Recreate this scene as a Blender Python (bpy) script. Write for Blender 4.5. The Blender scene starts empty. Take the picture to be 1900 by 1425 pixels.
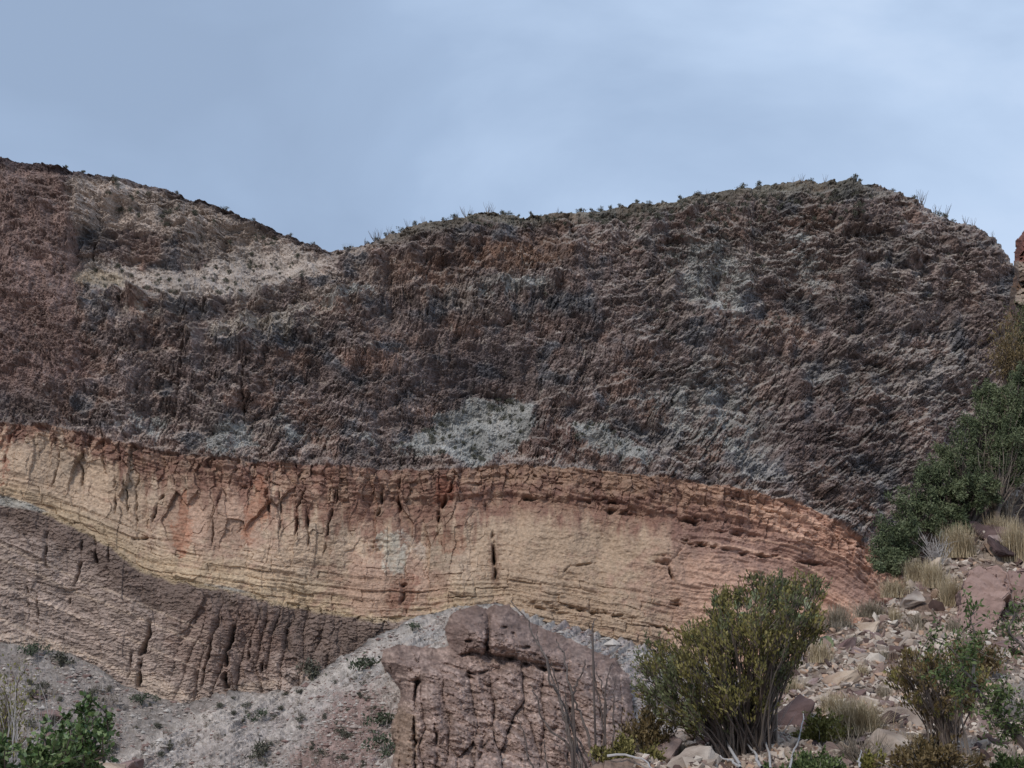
import bpy, bmesh, math, random
import numpy as np
R = math.radians
scene = bpy.context.scene
col = scene.collection

# ------------------------------------------------------------------ camera
PITCH = R(10.0); HFOV = R(42.0); T = math.tan(HFOV / 2)
CAMZ = 1.7
cd = bpy.data.cameras.new("camera"); cam = bpy.data.objects.new("camera", cd); col.objects.link(cam)
cam.location = (0, 0, CAMZ); cam.rotation_euler = (R(90) + PITCH, 0, 0)
cd.sensor_fit = 'HORIZONTAL'; cd.angle = HFOV; cd.clip_start = 0.1; cd.clip_end = 20000
scene.camera = cam

# ------------------------------------------------------------------ world, sun, exposure
w = bpy.data.worlds.new("World"); scene.world = w; w.use_nodes = True
nt = w.node_tree; nt.nodes.clear()
SUN_EL, SUN_AZ = R(44), R(212)      # azimuth clockwise from +Y; behind the camera, to the left
def N(t, **kw):
    n = nt.nodes.new(t)
    for k, v in kw.items(): setattr(n, k, v)
    return n
sky = N('ShaderNodeTexSky', sky_type='NISHITA', sun_disc=False, sun_elevation=SUN_EL, sun_rotation=SUN_AZ)
sky.air_density = 1.0; sky.dust_density = 2.0
bg1 = N('ShaderNodeBackground'); bg1.inputs[1].default_value = 0.07
nt.links.new(sky.outputs[0], bg1.inputs[0])
tc = N('ShaderNodeTexCoord'); mp = N('ShaderNodeMapping'); mp.inputs['Scale'].default_value = (1, 1, 2.2)
mp.inputs['Location'].default_value = (0.35, 0.1, 0.2)
nt.links.new(tc.outputs['Generated'], mp.inputs[0])
n1 = N('ShaderNodeTexNoise'); n1.inputs['Scale'].default_value = 2.6; n1.inputs['Detail'].default_value = 7; n1.inputs['Roughness'].default_value = .5
n1.inputs['Distortion'].default_value = .35
nt.links.new(mp.outputs[0], n1.inputs['Vector'])
# a thin bright sheet of cloud lies to the right of the view and low over the hills
sx = N('ShaderNodeSeparateXYZ'); nt.links.new(tc.outputs['Generated'], sx.inputs[0])
m1 = N('ShaderNodeMath', operation='MULTIPLY_ADD'); nt.links.new(sx.outputs[0], m1.inputs[0]); m1.inputs[1].default_value = .38
nt.links.new(n1.outputs['Fac'], m1.inputs[2])
m2 = N('ShaderNodeMath', operation='MULTIPLY_ADD'); nt.links.new(sx.outputs[2], m2.inputs[0]); m2.inputs[1].default_value = -.45
nt.links.new(m1.outputs[0], m2.inputs[2])
cr = N('ShaderNodeValToRGB'); nt.links.new(m2.outputs[0], cr.inputs[0])
e = cr.color_ramp.elements
e[0].position = .12; e[0].color = (.27, .355, .50, 1)
e[1].position = .72; e[1].color = (.60, .70, .86, 1)
x = e.new(.34); x.color = (.32, .42, .585, 1)
x = e.new(.52); x.color = (.43, .545, .725, 1)
bg2 = N('ShaderNodeBackground'); bg2.inputs[1].default_value = 1.0
nt.links.new(cr.outputs[0], bg2.inputs[0])
mx = N('ShaderNodeMixShader'); mx.inputs[0].default_value = .88
nt.links.new(bg1.outputs[0], mx.inputs[1]); nt.links.new(bg2.outputs[0], mx.inputs[2])
wo = N('ShaderNodeOutputWorld'); nt.links.new(mx.outputs[0], wo.inputs[0])

sd = bpy.data.lights.new("sun", 'SUN'); sd.energy = 1.5; sd.angle = R(10); sd.color = (1.0, .93, .84)
so = bpy.data.objects.new("sun", sd); col.objects.link(so)
so.rotation_euler = (R(90) - SUN_EL, 0, -SUN_AZ + math.pi)
scene.view_settings.view_transform = 'Standard'; scene.view_settings.look = 'None'
scene.view_settings.exposure = 0.36; scene.view_settings.gamma = 1.0
scene.cycles.max_bounces = 5; scene.cycles.diffuse_bounces = 2; scene.cycles.transparent_max_bounces = 8

# ------------------------------------------------------------------ numpy noise
rng = np.random.RandomState(7)
PERM = rng.permutation(1024); PERM = np.concatenate([PERM, PERM]).astype(np.int32)
ga = rng.rand(1024) * 2 * np.pi
GX = np.cos(ga).astype(np.float32); GY = np.sin(ga).astype(np.float32)
RND = rng.rand(1024).astype(np.float32); RND2 = rng.rand(1024).astype(np.float32)
def hsh(i, j, s=0): return PERM[(PERM[(i + s * 57) & 1023] + j) & 1023]
def perlin(x, y, s=0):
    x = np.asarray(x, np.float32); y = np.asarray(y, np.float32)
    xi = np.floor(x).astype(np.int32); yi = np.floor(y).astype(np.int32)
    fx = x - xi; fy = y - yi
    u = fx * fx * fx * (fx * (fx * 6 - 15) + 10); v = fy * fy * fy * (fy * (fy * 6 - 15) + 10)
    def g(i, j):
        h = hsh(xi + i, yi + j, s); return GX[h] * (fx - i) + GY[h] * (fy - j)
    a = g(0, 0); b = g(1, 0); c = g(0, 1); d = g(1, 1)
    return ((a + (b - a) * u) * (1 - v) + (c + (d - c) * u) * v) * 1.5
def fbm(x, y, o=4, s=0, gain=.5, lac=2.03):
    r = 0; a = 1; t = 0
    for k in range(o):
        r = r + a * perlin(x, y, s + k); t += a; a *= gain; x = x * lac + 3.1; y = y * lac + 7.7
    return r / t
def ridged(x, y, o=4, s=0):
    r = 0; a = 1; t = 0
    for k in range(o):
        r = r + a * (1 - 2 * np.abs(perlin(x, y, s + k))); t += a; a *= .5; x = x * 2.07 + 1.3; y = y * 2.07 + 4.9
    return r / t
def facets(x, y, s=0, jit=.9, tilt=1.0, step=.5):
    """blocky broken-rock relief: every cell is a tilted facet at its own height; returns height, edge distance, cell random"""
    x = np.asarray(x, np.float32); y = np.asarray(y, np.float32)
    xi = np.floor(x).astype(np.int32); yi = np.floor(y).astype(np.int32)
    d1 = np.full(x.shape, 9., np.float32); d2 = d1.copy(); h1 = np.zeros(x.shape, np.float32); r1 = h1.copy()
    for i in (-1, 0, 1):
        for j in (-1, 0, 1):
            h = hsh(xi + i, yi + j, s)
            dx = x - (xi + i + .5 + (RND[h] - .5) * jit); dy = y - (yi + j + .5 + (RND2[h] - .5) * jit)
            d = dx * dx + dy * dy
            val = (RND[(h * 7 + 3) & 1023] - .5) * step + (dx * GX[h] + dy * GY[h]) * tilt
            nearer = d < d1
            d2 = np.where(nearer, d1, np.minimum(d2, d))
            h1 = np.where(nearer, val, h1); r1 = np.where(nearer, RND[(h * 13 + 5) & 1023], r1)
            d1 = np.where(nearer, d, d1)
    return h1, np.sqrt(d2) - np.sqrt(d1), r1
def shingles(x, y, s=0, jit=.85, bias=1.0, tilt=.5, step=.8):
    """broken slabs that stick out further towards their lower edge and break off there; height, random, place across the slab"""
    x = np.asarray(x, np.float32); y = np.asarray(y, np.float32)
    xi = np.floor(x).astype(np.int32); yi = np.floor(y).astype(np.int32)
    d1 = np.full(x.shape, 9., np.float32); h1 = np.zeros(x.shape, np.float32); r1 = h1.copy(); o1 = h1.copy()
    for i in (-1, 0, 1):
        for j in (-1, 0, 1):
            h = hsh(xi + i, yi + j, s)
            dx = x - (xi + i + .5 + (RND[h] - .5) * jit); dy = y - (yi + j + .5 + (RND2[h] - .5) * jit)
            d = np.abs(dx) ** 1.5 + np.abs(dy) ** 1.5
            r = RND[(h * 13 + 5) & 1023]
            nearer = d < d1
            h1 = np.where(nearer, (RND[(h * 7 + 3) & 1023] - .5) * step + (dx * GX[h] + dy * GY[h]) * tilt + dy * bias * (.4 + 1.2 * r), h1)
            r1 = np.where(nearer, RND2[(h * 5 + 11) & 1023], r1); o1 = np.where(nearer, dy, o1); d1 = np.where(nearer, d, d1)
    return h1, r1, o1
def bricks(x, y, s=0):
    """jointed beds: every row is cut into blocks of its own; returns block random, distance to the nearest joint (in block widths), row random"""
    yi = np.floor(y).astype(np.int32); r = hsh(yi, yi * 0 + 3, s); k = .6 + RND[r] * .9
    xx = x * k + RND2[r] * 9; xi = np.floor(xx).astype(np.int32); h = hsh(xi, yi, s + 1)
    fx = xx - xi; fy = y - yi
    return RND[h], np.minimum(np.minimum(fx, 1 - fx), np.minimum(fy, 1 - fy)), RND2[r]
def sst(a, b, x): t = np.clip((x - a) / (b - a), 0, 1); return t * t * (3 - 2 * t)
def curve(pts):
    p = np.array(pts, float)
    # smooth (cosine-free) interpolation through the traced points
    def f(x):
        x = np.asarray(x, float)
        return np.interp(x, p[:, 0], p[:, 1])
    return f
def rot(U, V, deg):
    """coordinates along / across a direction that climbs deg above horizontal to the right"""
    c, s_ = math.cos(R(deg)), math.sin(R(deg)); return U * c - V * s_, U * s_ + V * c
def blob(U, V, cx, cy, rx, ry, deg=0, p=1.0):
    a, b = rot(U - cx, V - cy, deg); return np.exp(-((a / rx) ** 2 + (b / ry) ** 2) ** p)
def polysd(U, V, pts):
    """signed distance to a closed outline, positive inside"""
    d = np.full(U.shape, 1e9); ins = np.zeros(U.shape, bool); n = len(pts)
    for k in range(n):
        x0, y0 = pts[k]; x1, y1 = pts[(k + 1) % n]
        ex, ey = x1 - x0, y1 - y0
        t = np.clip(((U - x0) * ex + (V - y0) * ey) / (ex * ex + ey * ey + 1e-9), 0, 1)
        d = np.minimum(d, (U - x0 - t * ex) ** 2 + (V - y0 - t * ey) ** 2)
        c = (y0 > V) != (y1 > V)
        with np.errstate(divide='ignore', invalid='ignore'):
            ins ^= c & (U < (x1 - x0) * (V - y0) / (y1 - y0 + 1e-12) + x0)
    d = np.sqrt(d); return np.where(ins, d, -d)
def linedist(U, V, pts):
    d = np.full(U.shape, 1e9)
    for k in range(len(pts) - 1):
        x0, y0 = pts[k]; x1, y1 = pts[k + 1]; ex, ey = x1 - x0, y1 - y0
        t = np.clip(((U - x0) * ex + (V - y0) * ey) / (ex * ex + ey * ey + 1e-9), 0, 1)
        d = np.minimum(d, (U - x0 - t * ex) ** 2 + (V - y0 - t * ey) ** 2)
    return np.sqrt(d)

# ------------------------------------------------------------------ point helper: where the survey sight line (px,py) reaches depth Y
CP, SP = math.cos(PITCH), math.sin(PITCH)
def at(px, py, Y):
    a = (np.asarray(px, float) - 950) / 950 * T; b = (712.5 - np.asarray(py, float)) / 950 * T
    k = Y / (CP - b * SP)
    return np.stack(np.broadcast_arrays(a * k, np.asarray(Y, float) + 0 * k, CAMZ + (SP + b * CP) * k), -1)

# ------------------------------------------------------------------ mesh + material helpers
def mesh_np(name, verts, faces, mat, parent=None, smooth=False, colour=None, link=True):
    verts = np.asarray(verts, np.float32).reshape(-1, 3); faces = np.asarray(faces, np.int32)
    me = bpy.data.meshes.new(name)
    k = faces.shape[1]; n = len(faces)
    me.vertices.add(len(verts)); me.vertices.foreach_set('co', verts.ravel())
    me.loops.add(n * k); me.loops.foreach_set('vertex_index', faces.ravel())
    me.polygons.add(n); me.polygons.foreach_set('loop_start', np.arange(0, n * k, k, dtype=np.int32))
    me.polygons.foreach_set('loop_total', np.full(n, k, np.int32))
    me.polygons.foreach_set('use_smooth', np.full(n, bool(smooth)))
    me.update(calc_edges=True); me.validate()
    if colour is not None:
        at_ = me.color_attributes.new('rock_colour', 'FLOAT_COLOR', 'POINT')
        c = np.ones((len(verts), 4), np.float32); c[:, :3] = colour; at_.data.foreach_set('color', c.ravel())
    me.materials.append(mat)
    ob = bpy.data.objects.new(name, me); col.objects.link(ob)
    if parent: ob.parent = parent
    return ob
def tag(o, label=None, cat=None, group=None, kind=None):
    if label: o['label'] = label
    if cat: o['category'] = cat
    if group: o['group'] = group
    if kind: o['kind'] = kind
    return o
def empty(name, loc):
    o = bpy.data.objects.new(name, None); o.empty_display_size = .2; col.objects.link(o); o.location = tuple(float(v) for v in loc); return o
def copy_tree(o, parent=None):
    c = o.copy(); col.objects.link(c)
    if parent: c.parent = parent
    for ch in [q for q in bpy.data.objects if q.parent == o]: copy_tree(ch, c)
    return c

def rock_mat(name, colour=None, s1=.8, s2=4., bump=.25, var=.35, dist=.3):
    m = bpy.data.materials.new(name); m.use_nodes = True; t = m.node_tree; b = t.nodes['Principled BSDF']
    b.inputs['Roughness'].default_value = .93; b.inputs['Specular IOR Level'].default_value = .15
    tcn = t.nodes.new('ShaderNodeTexCoord')
    na = t.nodes.new('ShaderNodeTexNoise'); na.inputs['Scale'].default_value = s1; na.inputs['Detail'].default_value = 6; na.inputs['Roughness'].default_value = .65
    nb = t.nodes.new('ShaderNodeTexNoise'); nb.inputs['Scale'].default_value = s2; nb.inputs['Detail'].default_value = 4; nb.inputs['Roughness'].default_value = .7
    for q in (na, nb): t.links.new(tcn.outputs['Object'], q.inputs['Vector'])
    mul = t.nodes.new('ShaderNodeMath'); mul.operation = 'MULTIPLY_ADD'
    t.links.new(na.outputs['Fac'], mul.inputs[0]); mul.inputs[1].default_value = .6
    m5 = t.nodes.new('ShaderNodeMath'); m5.operation = 'MULTIPLY'; m5.inputs[1].default_value = .4
    t.links.new(nb.outputs['Fac'], m5.inputs[0]); t.links.new(m5.outputs[0], mul.inputs[2])
    mr = t.nodes.new('ShaderNodeMapRange'); mr.inputs['From Min'].default_value = .36; mr.inputs['From Max'].default_value = .64
    mr.inputs['To Min'].default_value = 1 - var; mr.inputs['To Max'].default_value = 1 + var
    t.links.new(mul.outputs[0], mr.inputs['Value'])
    if colour is None:
        ca = t.nodes.new('ShaderNodeAttribute'); ca.attribute_name = 'rock_colour'; src = ca.outputs['Color']
    else:
        ca = t.nodes.new('ShaderNodeValToRGB'); nc = t.nodes.new('ShaderNodeTexNoise'); nc.inputs['Scale'].default_value = s1 * .6; nc.inputs['Detail'].default_value = 3
        t.links.new(tcn.outputs['Object'], nc.inputs['Vector'])
        oi = t.nodes.new('ShaderNodeObjectInfo'); ad = t.nodes.new('ShaderNodeMath'); ad.operation = 'MULTIPLY_ADD'; ad.inputs[1].default_value = .3
        t.links.new(oi.outputs['Random'], ad.inputs[0]); sb = t.nodes.new('ShaderNodeMath'); sb.operation = 'SUBTRACT'; sb.inputs[1].default_value = .15
        t.links.new(nc.outputs['Fac'], sb.inputs[0]); t.links.new(sb.outputs[0], ad.inputs[2]); t.links.new(ad.outputs[0], ca.inputs[0])
        el = ca.color_ramp.elements; n_ = len(colour)
        el[0].position = .33; el[0].color = (*colour[0], 1); el[1].position = .67; el[1].color = (*colour[-1], 1)
        for i in range(1, n_ - 1): q = el.new(.33 + .34 * i / (n_ - 1)); q.color = (*colour[i], 1)
        src = ca.outputs[0]
    vm = t.nodes.new('ShaderNodeVectorMath'); vm.operation = 'MULTIPLY'
    t.links.new(src, vm.inputs[0]); t.links.new(mr.outputs[0], vm.inputs[1]); t.links.new(vm.outputs[0], b.inputs['Base Color'])
    bp = t.nodes.new('ShaderNodeBump'); bp.inputs['Strength'].default_value = bump; bp.inputs['Distance'].default_value = dist
    t.links.new(mul.outputs[0], bp.inputs['Height']); t.links.new(bp.outputs[0], b.inputs['Normal'])
    return m
# ================================================================== THE BIG LAND
skyline = curve([(-500,235),(-300,262),(0,300),(60,305),(100,311),(180,327),(240,337),(290,348),(340,367),(400,388),(470,414),(530,437),(570,455),(608,471),
    (640,466),(680,460),(720,438),(780,422),(850,408),(900,402),(980,404),(1050,402),(1100,395),(1180,385),(1250,377),(1320,362),(1400,350),(1470,343),
    (1530,339),(1580,341),(1640,352),(1670,363),(1700,385),(1740,402),(1800,425),(1840,450),(1870,485),(1890,515),(1960,600),(2100,760),(2400,980)])
top_s = curve([(-500,730),(-300,755),(0,785),(100,793),(200,815),(300,840),(400,850),(500,858),(600,865),(700,872),(800,875),(860,870),(950,863),(1050,868),
    (1150,878),(1250,890),(1350,903),(1450,925),(1520,950),(1570,980),(1610,1012),(1660,1060),(1760,1170),(1900,1300),(2400,1480)])
bot_s = curve([(-500,800),(-300,850),(0,917),(60,936),(120,962),(160,985),(210,1012),(250,1048),(300,1068),(380,1082),(450,1094),(500,1112),(600,1131),(700,1147),
    (780,1142),(850,1130),(940,1130),(1000,1152),(1100,1177),(1200,1202),(1300,1230),(1400,1260),(1600,1320),(1800,1400),(2400,1540)])
VB = 1560.
# base depth table (px grid), metres from the viewpoint
tu = np.arange(-500, 2404, 4.); tv = np.arange(VB, 200, -2.)
TU, TV = np.meshgrid(tu, tv)            # rows go upward
def recess(U, V):
    ts, bs, sk = top_s(U), bot_s(U), skyline(U)
    r = np.full(U.shape, .02)                                            # lower cliff, near vertical
    r = np.where(V < bs + 4, .022, r)                                    # sandstone
    r += .13 * np.exp(-((V - bs - 6) / 7) ** 2) * (U < 820)              # narrow ledge under the sandstone
    dark = sst(ts + 4, ts - 6, V)
    r = r * (1 - dark) + .050 * dark
    r += .10 * np.exp(-((V - ts + 8) / 9) ** 2)
    r = r + sst(95, 10, V - sk) * .075 + sst(26, 3, V - sk) * .20        # brow rounds over
    wn = 40 * fbm(U / 50., V / 40., 3, 11); hill = sst(640, 540, U + (V - 470) * .2) * sst(20, 270, U + (450 - V) * .25 + wn) * sst(560, 530, V)
    r = r * (1 - hill) + (.082 + .05 * np.sin(V / 9.) * sst(500, 470, V)) * hill   # ledgy left hill
    bench = polysd(U, V, [(140,488),(330,500),(470,470),(570,470),(600,520),(480,560),(330,556),(180,560)])
    red = sst(250, 40, U + (560 - V) * .05 + wn) * sst(740, 640, V)
    r = r * (1 - red) + (.028 + .052 * sst(560, 440, V)) * red
    sc = blob(U, V, 880, 660, 130, 70, -5, 2)
    r = r * (1 - sc) + .012 * sc                                         # the smooth dark scoop
    return r
def recess_extra(U, V):
    r = .20 * sst(-8, 22, polysd(U, V, [(120,492),(330,500),(470,470),(570,470),(600,520),(480,560),(330,556),(150,560)]) + 10 * fbm(U / 40., V / 30., 3, 13))
    for pts, k in PATCH: r = r + k * .12 * sst(-8, 16, polysd(U, V, pts) + 8 * fbm(U / 30., V / 30., 3, 14))
    return r
PATCH = [([(735,835),(790,790),(880,745),(985,742),(1000,775),(970,830),(900,865),(830,850)], 1.0),
         ([(1060,780),(1120,795),(1200,835),(1210,865),(1130,845),(1070,820)], .9),
         ([(370,810),(420,780),(470,790),(480,830),(420,845),(380,850)], .7),
         ([(500,780),(540,775),(570,810),(545,830)], .6),
         ([(230,770),(300,755),(320,790),(290,830)], .5),
         ([(1180,740),(1280,690),(1400,760),(1420,860),(1330,850),(1230,800)], .45),
         ([(1230,470),(1330,440),(1400,520),(1380,600),(1290,580),(1240,520)], .5),
         ([(1430,400),(1500,440),(1530,520),(1500,570),(1460,480)], .5),
         ([(380,600),(470,590),(560,575),(620,545),(700,530),(690,550),(620,570),(560,600),(470,625),(400,630)], .7),
         ([(460,625),(560,590),(650,555),(600,600),(530,640),(470,650)], .5),
         ([(840,540),(930,520),(1020,520),(1000,545),(900,560)], .5),
         ([(660,810),(700,800),(705,830),(675,835)], .5),
         ([(1430,690),(1560,700),(1720,740),(1700,760),(1540,730)], .35),
         ([(150,570),(250,560),(330,575),(250,590)], .5)]
def Y0(U, V):
    y = 300 - 16 * sst(700, 1900, U) - 10 * np.sin((U - 300) / 420.)
    y += 7 * np.exp(-((U - 900) / 170.) ** 2) * sst(980, 700, V)
    return y
rc = recess(TU, TV)
ex = recess_extra(TU, TV); acc = np.zeros(len(tu)); EX = np.zeros_like(ex)
for i in range(len(tv)): acc = acc * .982 + ex[i] * 2; EX[i] = acc      # the wall stands steeper again above each patch of scree
kx = np.exp(-(np.arange(-42, 43) / 15.) ** 2); kx /= kx.sum(); EX = np.apply_along_axis(lambda a: np.convolve(np.pad(a, 42, mode='edge'), kx, 'valid'), 1, EX)
YB = Y0(TU, TV) + np.cumsum(rc * 2, axis=0) - 8 + EX
# sideways folds: buttresses and gullies
YB += 5 * fbm(TU / 260., TV / 500., 3, 3) + 3.5 * fbm(TU / 90., TV / 260., 3, 9)
def step(u0, w_, v0, v1): return sst(-w_, w_, TU - u0) * sst(v0 - 15, v0 + 15, TV) * sst(v1 + 25, v1 - 25, TV)
wg = 26 * fbm(TU / 40., TV / 50., 4, 12); TUo = TU; TU = TU + wg
YB += 2.6 * np.exp(-((TU - 292 - (TV - 700) * .12) / 34) ** 2) * sst(570, 640, TV) * sst(860, 780, TV)     # gully
YB += 1.5 * np.exp(-((TU - 452) / 12) ** 2) * sst(620, 660, TV) * sst(830, 780, TV)
YB -= 2.2 * np.exp(-((TU - 392) / 44) ** 4) * sst(620, 650, TV) * sst(850, 780, TV)
YB -= 2.0 * np.exp(-((TU - 225) / 60) ** 4) * sst(575, 600, TV) * sst(850, 700, TV)
YB += 2.0 * np.exp(-((TU - 600) / 30) ** 2) * sst(640, 700, TV) * sst(870, 780, TV)
YB -= 2.5 * np.exp(-(((TU - 965 + (TV - 640) * .03)) / 14) ** 2) * sst(570, 600, TV) * sst(760, 700, TV)
TU = TUo
ks = np.exp(-np.linspace(-2, 2, 9) ** 2); ks /= ks.sum(); YB = np.apply_along_axis(lambda a: np.convolve(np.pad(a, 4, mode='edge'), ks, 'valid'), 1, YB)
def tab(A, U, V):
    fu = np.clip((U - tu[0]) / 4., 0, len(tu) - 1.001); fv = np.clip((VB - V) / 2., 0, len(tv) - 1.001)
    iu = fu.astype(int); iv = fv.astype(int); a = fu - iu; b = fv - iv
    return (A[iv, iu] * (1 - a) + A[iv, iu + 1] * a) * (1 - b) + (A[iv + 1, iu] * (1 - a) + A[iv + 1, iu + 1] * a) * b
def cliffY(U, V): return tab(YB, np.asarray(U, float), np.asarray(V, float))

us = np.concatenate([np.linspace(-480, -20, 90, endpoint=False), np.arange(-20, 1920, 1.35), np.linspace(1921, 2380, 90)])
NR = 840; vt = np.linspace(0, 1, NR)
su = skyline(us) + 5.5 * fbm(us / 26., us * 0, 4, 21) + 2.2 * facets(us / 9., us * 0 + .5, 5)[0] - 2
U, tt = np.meshgrid(us, vt)
VBOT = 1330.
V = VBOT + (su[None, :] - VBOT) * tt
U32, V32 = U.astype(np.float32), V.astype(np.float32)
ts, bs, sk = top_s(U), bot_s(U), skyline(U)
wob = 5 * fbm(U / 38., V / 60., 3, 31) + 3 * np.abs(perlin(U / 9., V / 50., 33)) + 1.5 * perlin(U / 5., V / 9., 34)
isdark = sst(2, -3, V - (ts + wob)); islow = sst(-2, 3, V - (bs + 2.5 * fbm(U / 30., V / 30., 3, 36)))
issand = (1 - isdark) * (1 - islow)
WU = U + 20 * fbm(U / 190., V / 150., 2, 45) + 8 * fbm(U / 60., V / 60., 2, 41) + 1.2 * perlin(U / 4., V / 4., 42); WV = V + 20 * fbm(U / 190., V / 150., 2, 46) + 8 * fbm(U / 60., V / 60., 2, 43) + 1.2 * perlin(U / 4., V / 4., 44)

# ---- relief of the dark volcanic cliff: broken slabs whose lie changes across the face
def slabs(deg, L, W, s, bias=1.):
    a, b = rot(WU, WV, deg); return shingles(a / L, b / W, s, bias=bias)
wR = sst(1080, 1250, U + (V - 700) * .1) * sst(520, 620, V)
wUR = sst(1020, 1180, U) * (1 - sst(520, 620, V))
wL = sst(160, 120, U) * sst(780, 700, V)
wH = np.maximum(sst(70, 25, V - sk), sst(640, 560, U) * sst(560, 500, V) * (1 - wL))
wC = np.clip(1 - wR - wUR, 0, 1)
wA = wC * sst(760, 640, U); wB = wC - wA; wF = wR * sst(1380, 1560, U); wR2 = wR - wF
tot = 0; relief = 0; frag = 0; offs = 0
for wt, deg, L, W, s, bi in ((wA, 64, 21, 4.6, 51, .8), (wB, 77, 22, 4.4, 54, .7), (wR2, 54, 19, 4.8, 53, .9), (wF, 38, 18, 5.2, 58, 1.0), (wUR, -16, 12, 4.4, 55, 1.1), (wL * 1.5, 82, 26, 5.5, 57, .5), (wH * 2, -8, 18, 5, 59, 1.2)):
    h, r_, o_ = slabs(deg, L, W, s, bi); h2, r2, o2 = slabs(deg - 16, L * .5, W * .55, s + 1, bi)
    h3, r3, o3 = slabs(deg * .8 + 8, L * 2.3, W * 3.6, s + 2, bi * .8)
    relief = relief + wt * (h * .46 + h2 * .22 + h3 * .75); frag = frag + wt * (r_ * .45 + r2 * .35 + r3 * .2); offs = offs + wt * (-o_ * .6 - o2 * .4 - o3 * .5); tot = tot + wt
relief = relief / tot; frag = frag / tot; offs = offs / tot
smoothf = np.clip(1 - .65 * blob(U, V, 880, 680, 130, 75, 0, 1.5), 0, 1)
patch = np.zeros(U.shape)
wpU = U + 22 * fbm(U / 40., V / 30., 4, 61); wpV = V + 16 * fbm(U / 40., V / 26., 4, 63)
for pts, k in PATCH: patch = np.maximum(patch, k * sst(-16, 16, polysd(wpU, wpV, pts)))
bench = sst(-14, 16, polysd(wpU, wpV, [(150,488),(230,494),(330,508),(470,462),(570,462),(610,500),(560,530),(480,560),(330,556),(180,548)]))
dd = 4.2 * fbm(U / 85., V / 60., 5, 65) + 1.8 * ridged(WU / 34., WV / 24., 4, 67) + 1.2 * ridged(U / 90. + V / 300., V / 30., 3, 68) * sst(620, 500, V) + relief * (.45 + .9 * sst(-.3, .35, fbm(U / 50., V / 40., 3, 71))) * smoothf * (1 - .6 * patch ** 3) * (1 - .62 * bench) * 1.0
dd += .35 * perlin(U / 3.1, V / 3.1, 70)
# ---- relief of the sandstone band
n_w = fbm(U / 26., V / 20., 3, 133); sv = V - ts; bh = bs - ts; sn = np.clip(sv / bh, 0, 1)
left_j = sst(960, 820, U); right_b = sst(1180, 1380, U)
WUs = U + 9 * fbm(U / 45., V / 45., 2, 41); WVs = V + 9 * fbm(U / 45., V / 45., 2, 43); wj = WUs + (V - ts) * .12
hj, ej, rj = facets(wj / 34., WVs / 120., 81, tilt=.6, step=1.0); hj2, ej2, rj2 = facets(wj / 15., WVs / 26., 83, tilt=.8, step=.7)
dip = V - (ts * .55 + bs * .45) + 5 * fbm(U / 70., V / 40., 3, 85) + 1.5 * fbm(U / 12., V / 8., 2, 84)
dipr = V - ts + 12 * fbm(U / 150., V / 60., 3, 86) + 2 * fbm(U / 15., V / 10., 2, 84)
bed = perlin(dip / 11., U / 160., 87) + .7 * perlin(dip / 4.5, U / 70., 88)
bedr = perlin(dipr / 17., U / 260., 89) * 1.4 + .7 * perlin(dipr / 6., U / 90., 90)
low_b = sst(.55, .8, sn)
bk, bke, bkr = bricks((U + 3 * perlin(U / 9., V / 9., 97)) / 46., (dip + 3 * perlin(U / 50., V / 20., 98)) / 15., 99)
ds = left_j * (1 - .75 * low_b) * (hj * 1.5 + .35 * hj2) + bed * (.13 + .22 * low_b * (1 - right_b)) + bedr * .62 * right_b * (.5 + sst(-.3, .3, fbm(U / 60., V / 30., 2, 96)))
ds += (1 - right_b) * low_b * (bk * .8 - .25 * sst(.06, 0, bke))
ds += 1.1 * fbm(U / 70., V / 70., 3, 91) + .42 * fbm(U / 10., V / 8., 4, 93)
ds += (1 - sst(.05, .38, sn)) * (.9 * hj2 + .5 * bed + .8 * facets(WU / 12., WV / 12., 95)[0])
ds += 1.3 * sst(.22, .18, sn + .03 * n_w) * sst(500, 700, U) * sst(1400, 1200, U)       # cap beds stand proud
# ---- relief of the lower cliff
s2 = V - .42 * U + 6 * fbm(U / 90., V / 60., 3, 101) + 1.5 * fbm(U / 12., V / 9., 2, 84)
bl = perlin(s2 / 13., U / 300., 102) + .8 * perlin(s2 / 5.5, U / 120., 103)
rl, el, _r = bricks((U + .5 * V + 6 * perlin(U / 20., V / 20., 104)) / 40., s2 / 17., 105)
pil = sst(260, 380, U) * sst(660, 560, U) * sst(1100, 1150, V + 20 * n_w)
hp, ep, rp = facets((WU + (V - 1200) * .25) / 30., WV / 190., 107, tilt=.3, step=.6)
leftl = sst(420, 300, U)
dl = bl * .12 * (.4 + leftl) + rl * .35 * leftl + .8 * facets(WUs / 60., WVs / 110., 115, tilt=.6, step=1.0)[0] + 1.1 * fbm(U / 34., V / 26., 5, 109) + pil * (2.6 * np.sqrt(np.clip(ep, 0, 1)) - 1.2) + .5 * fbm(U / 8., V / 8., 3, 111)
dl += (1 - leftl) * .7 * facets(WU / 17., WV / 24., 113, tilt=.9, step=.8)[0] + .22 * shingles(WU / 11., WV / 5., 114)[0]
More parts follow.
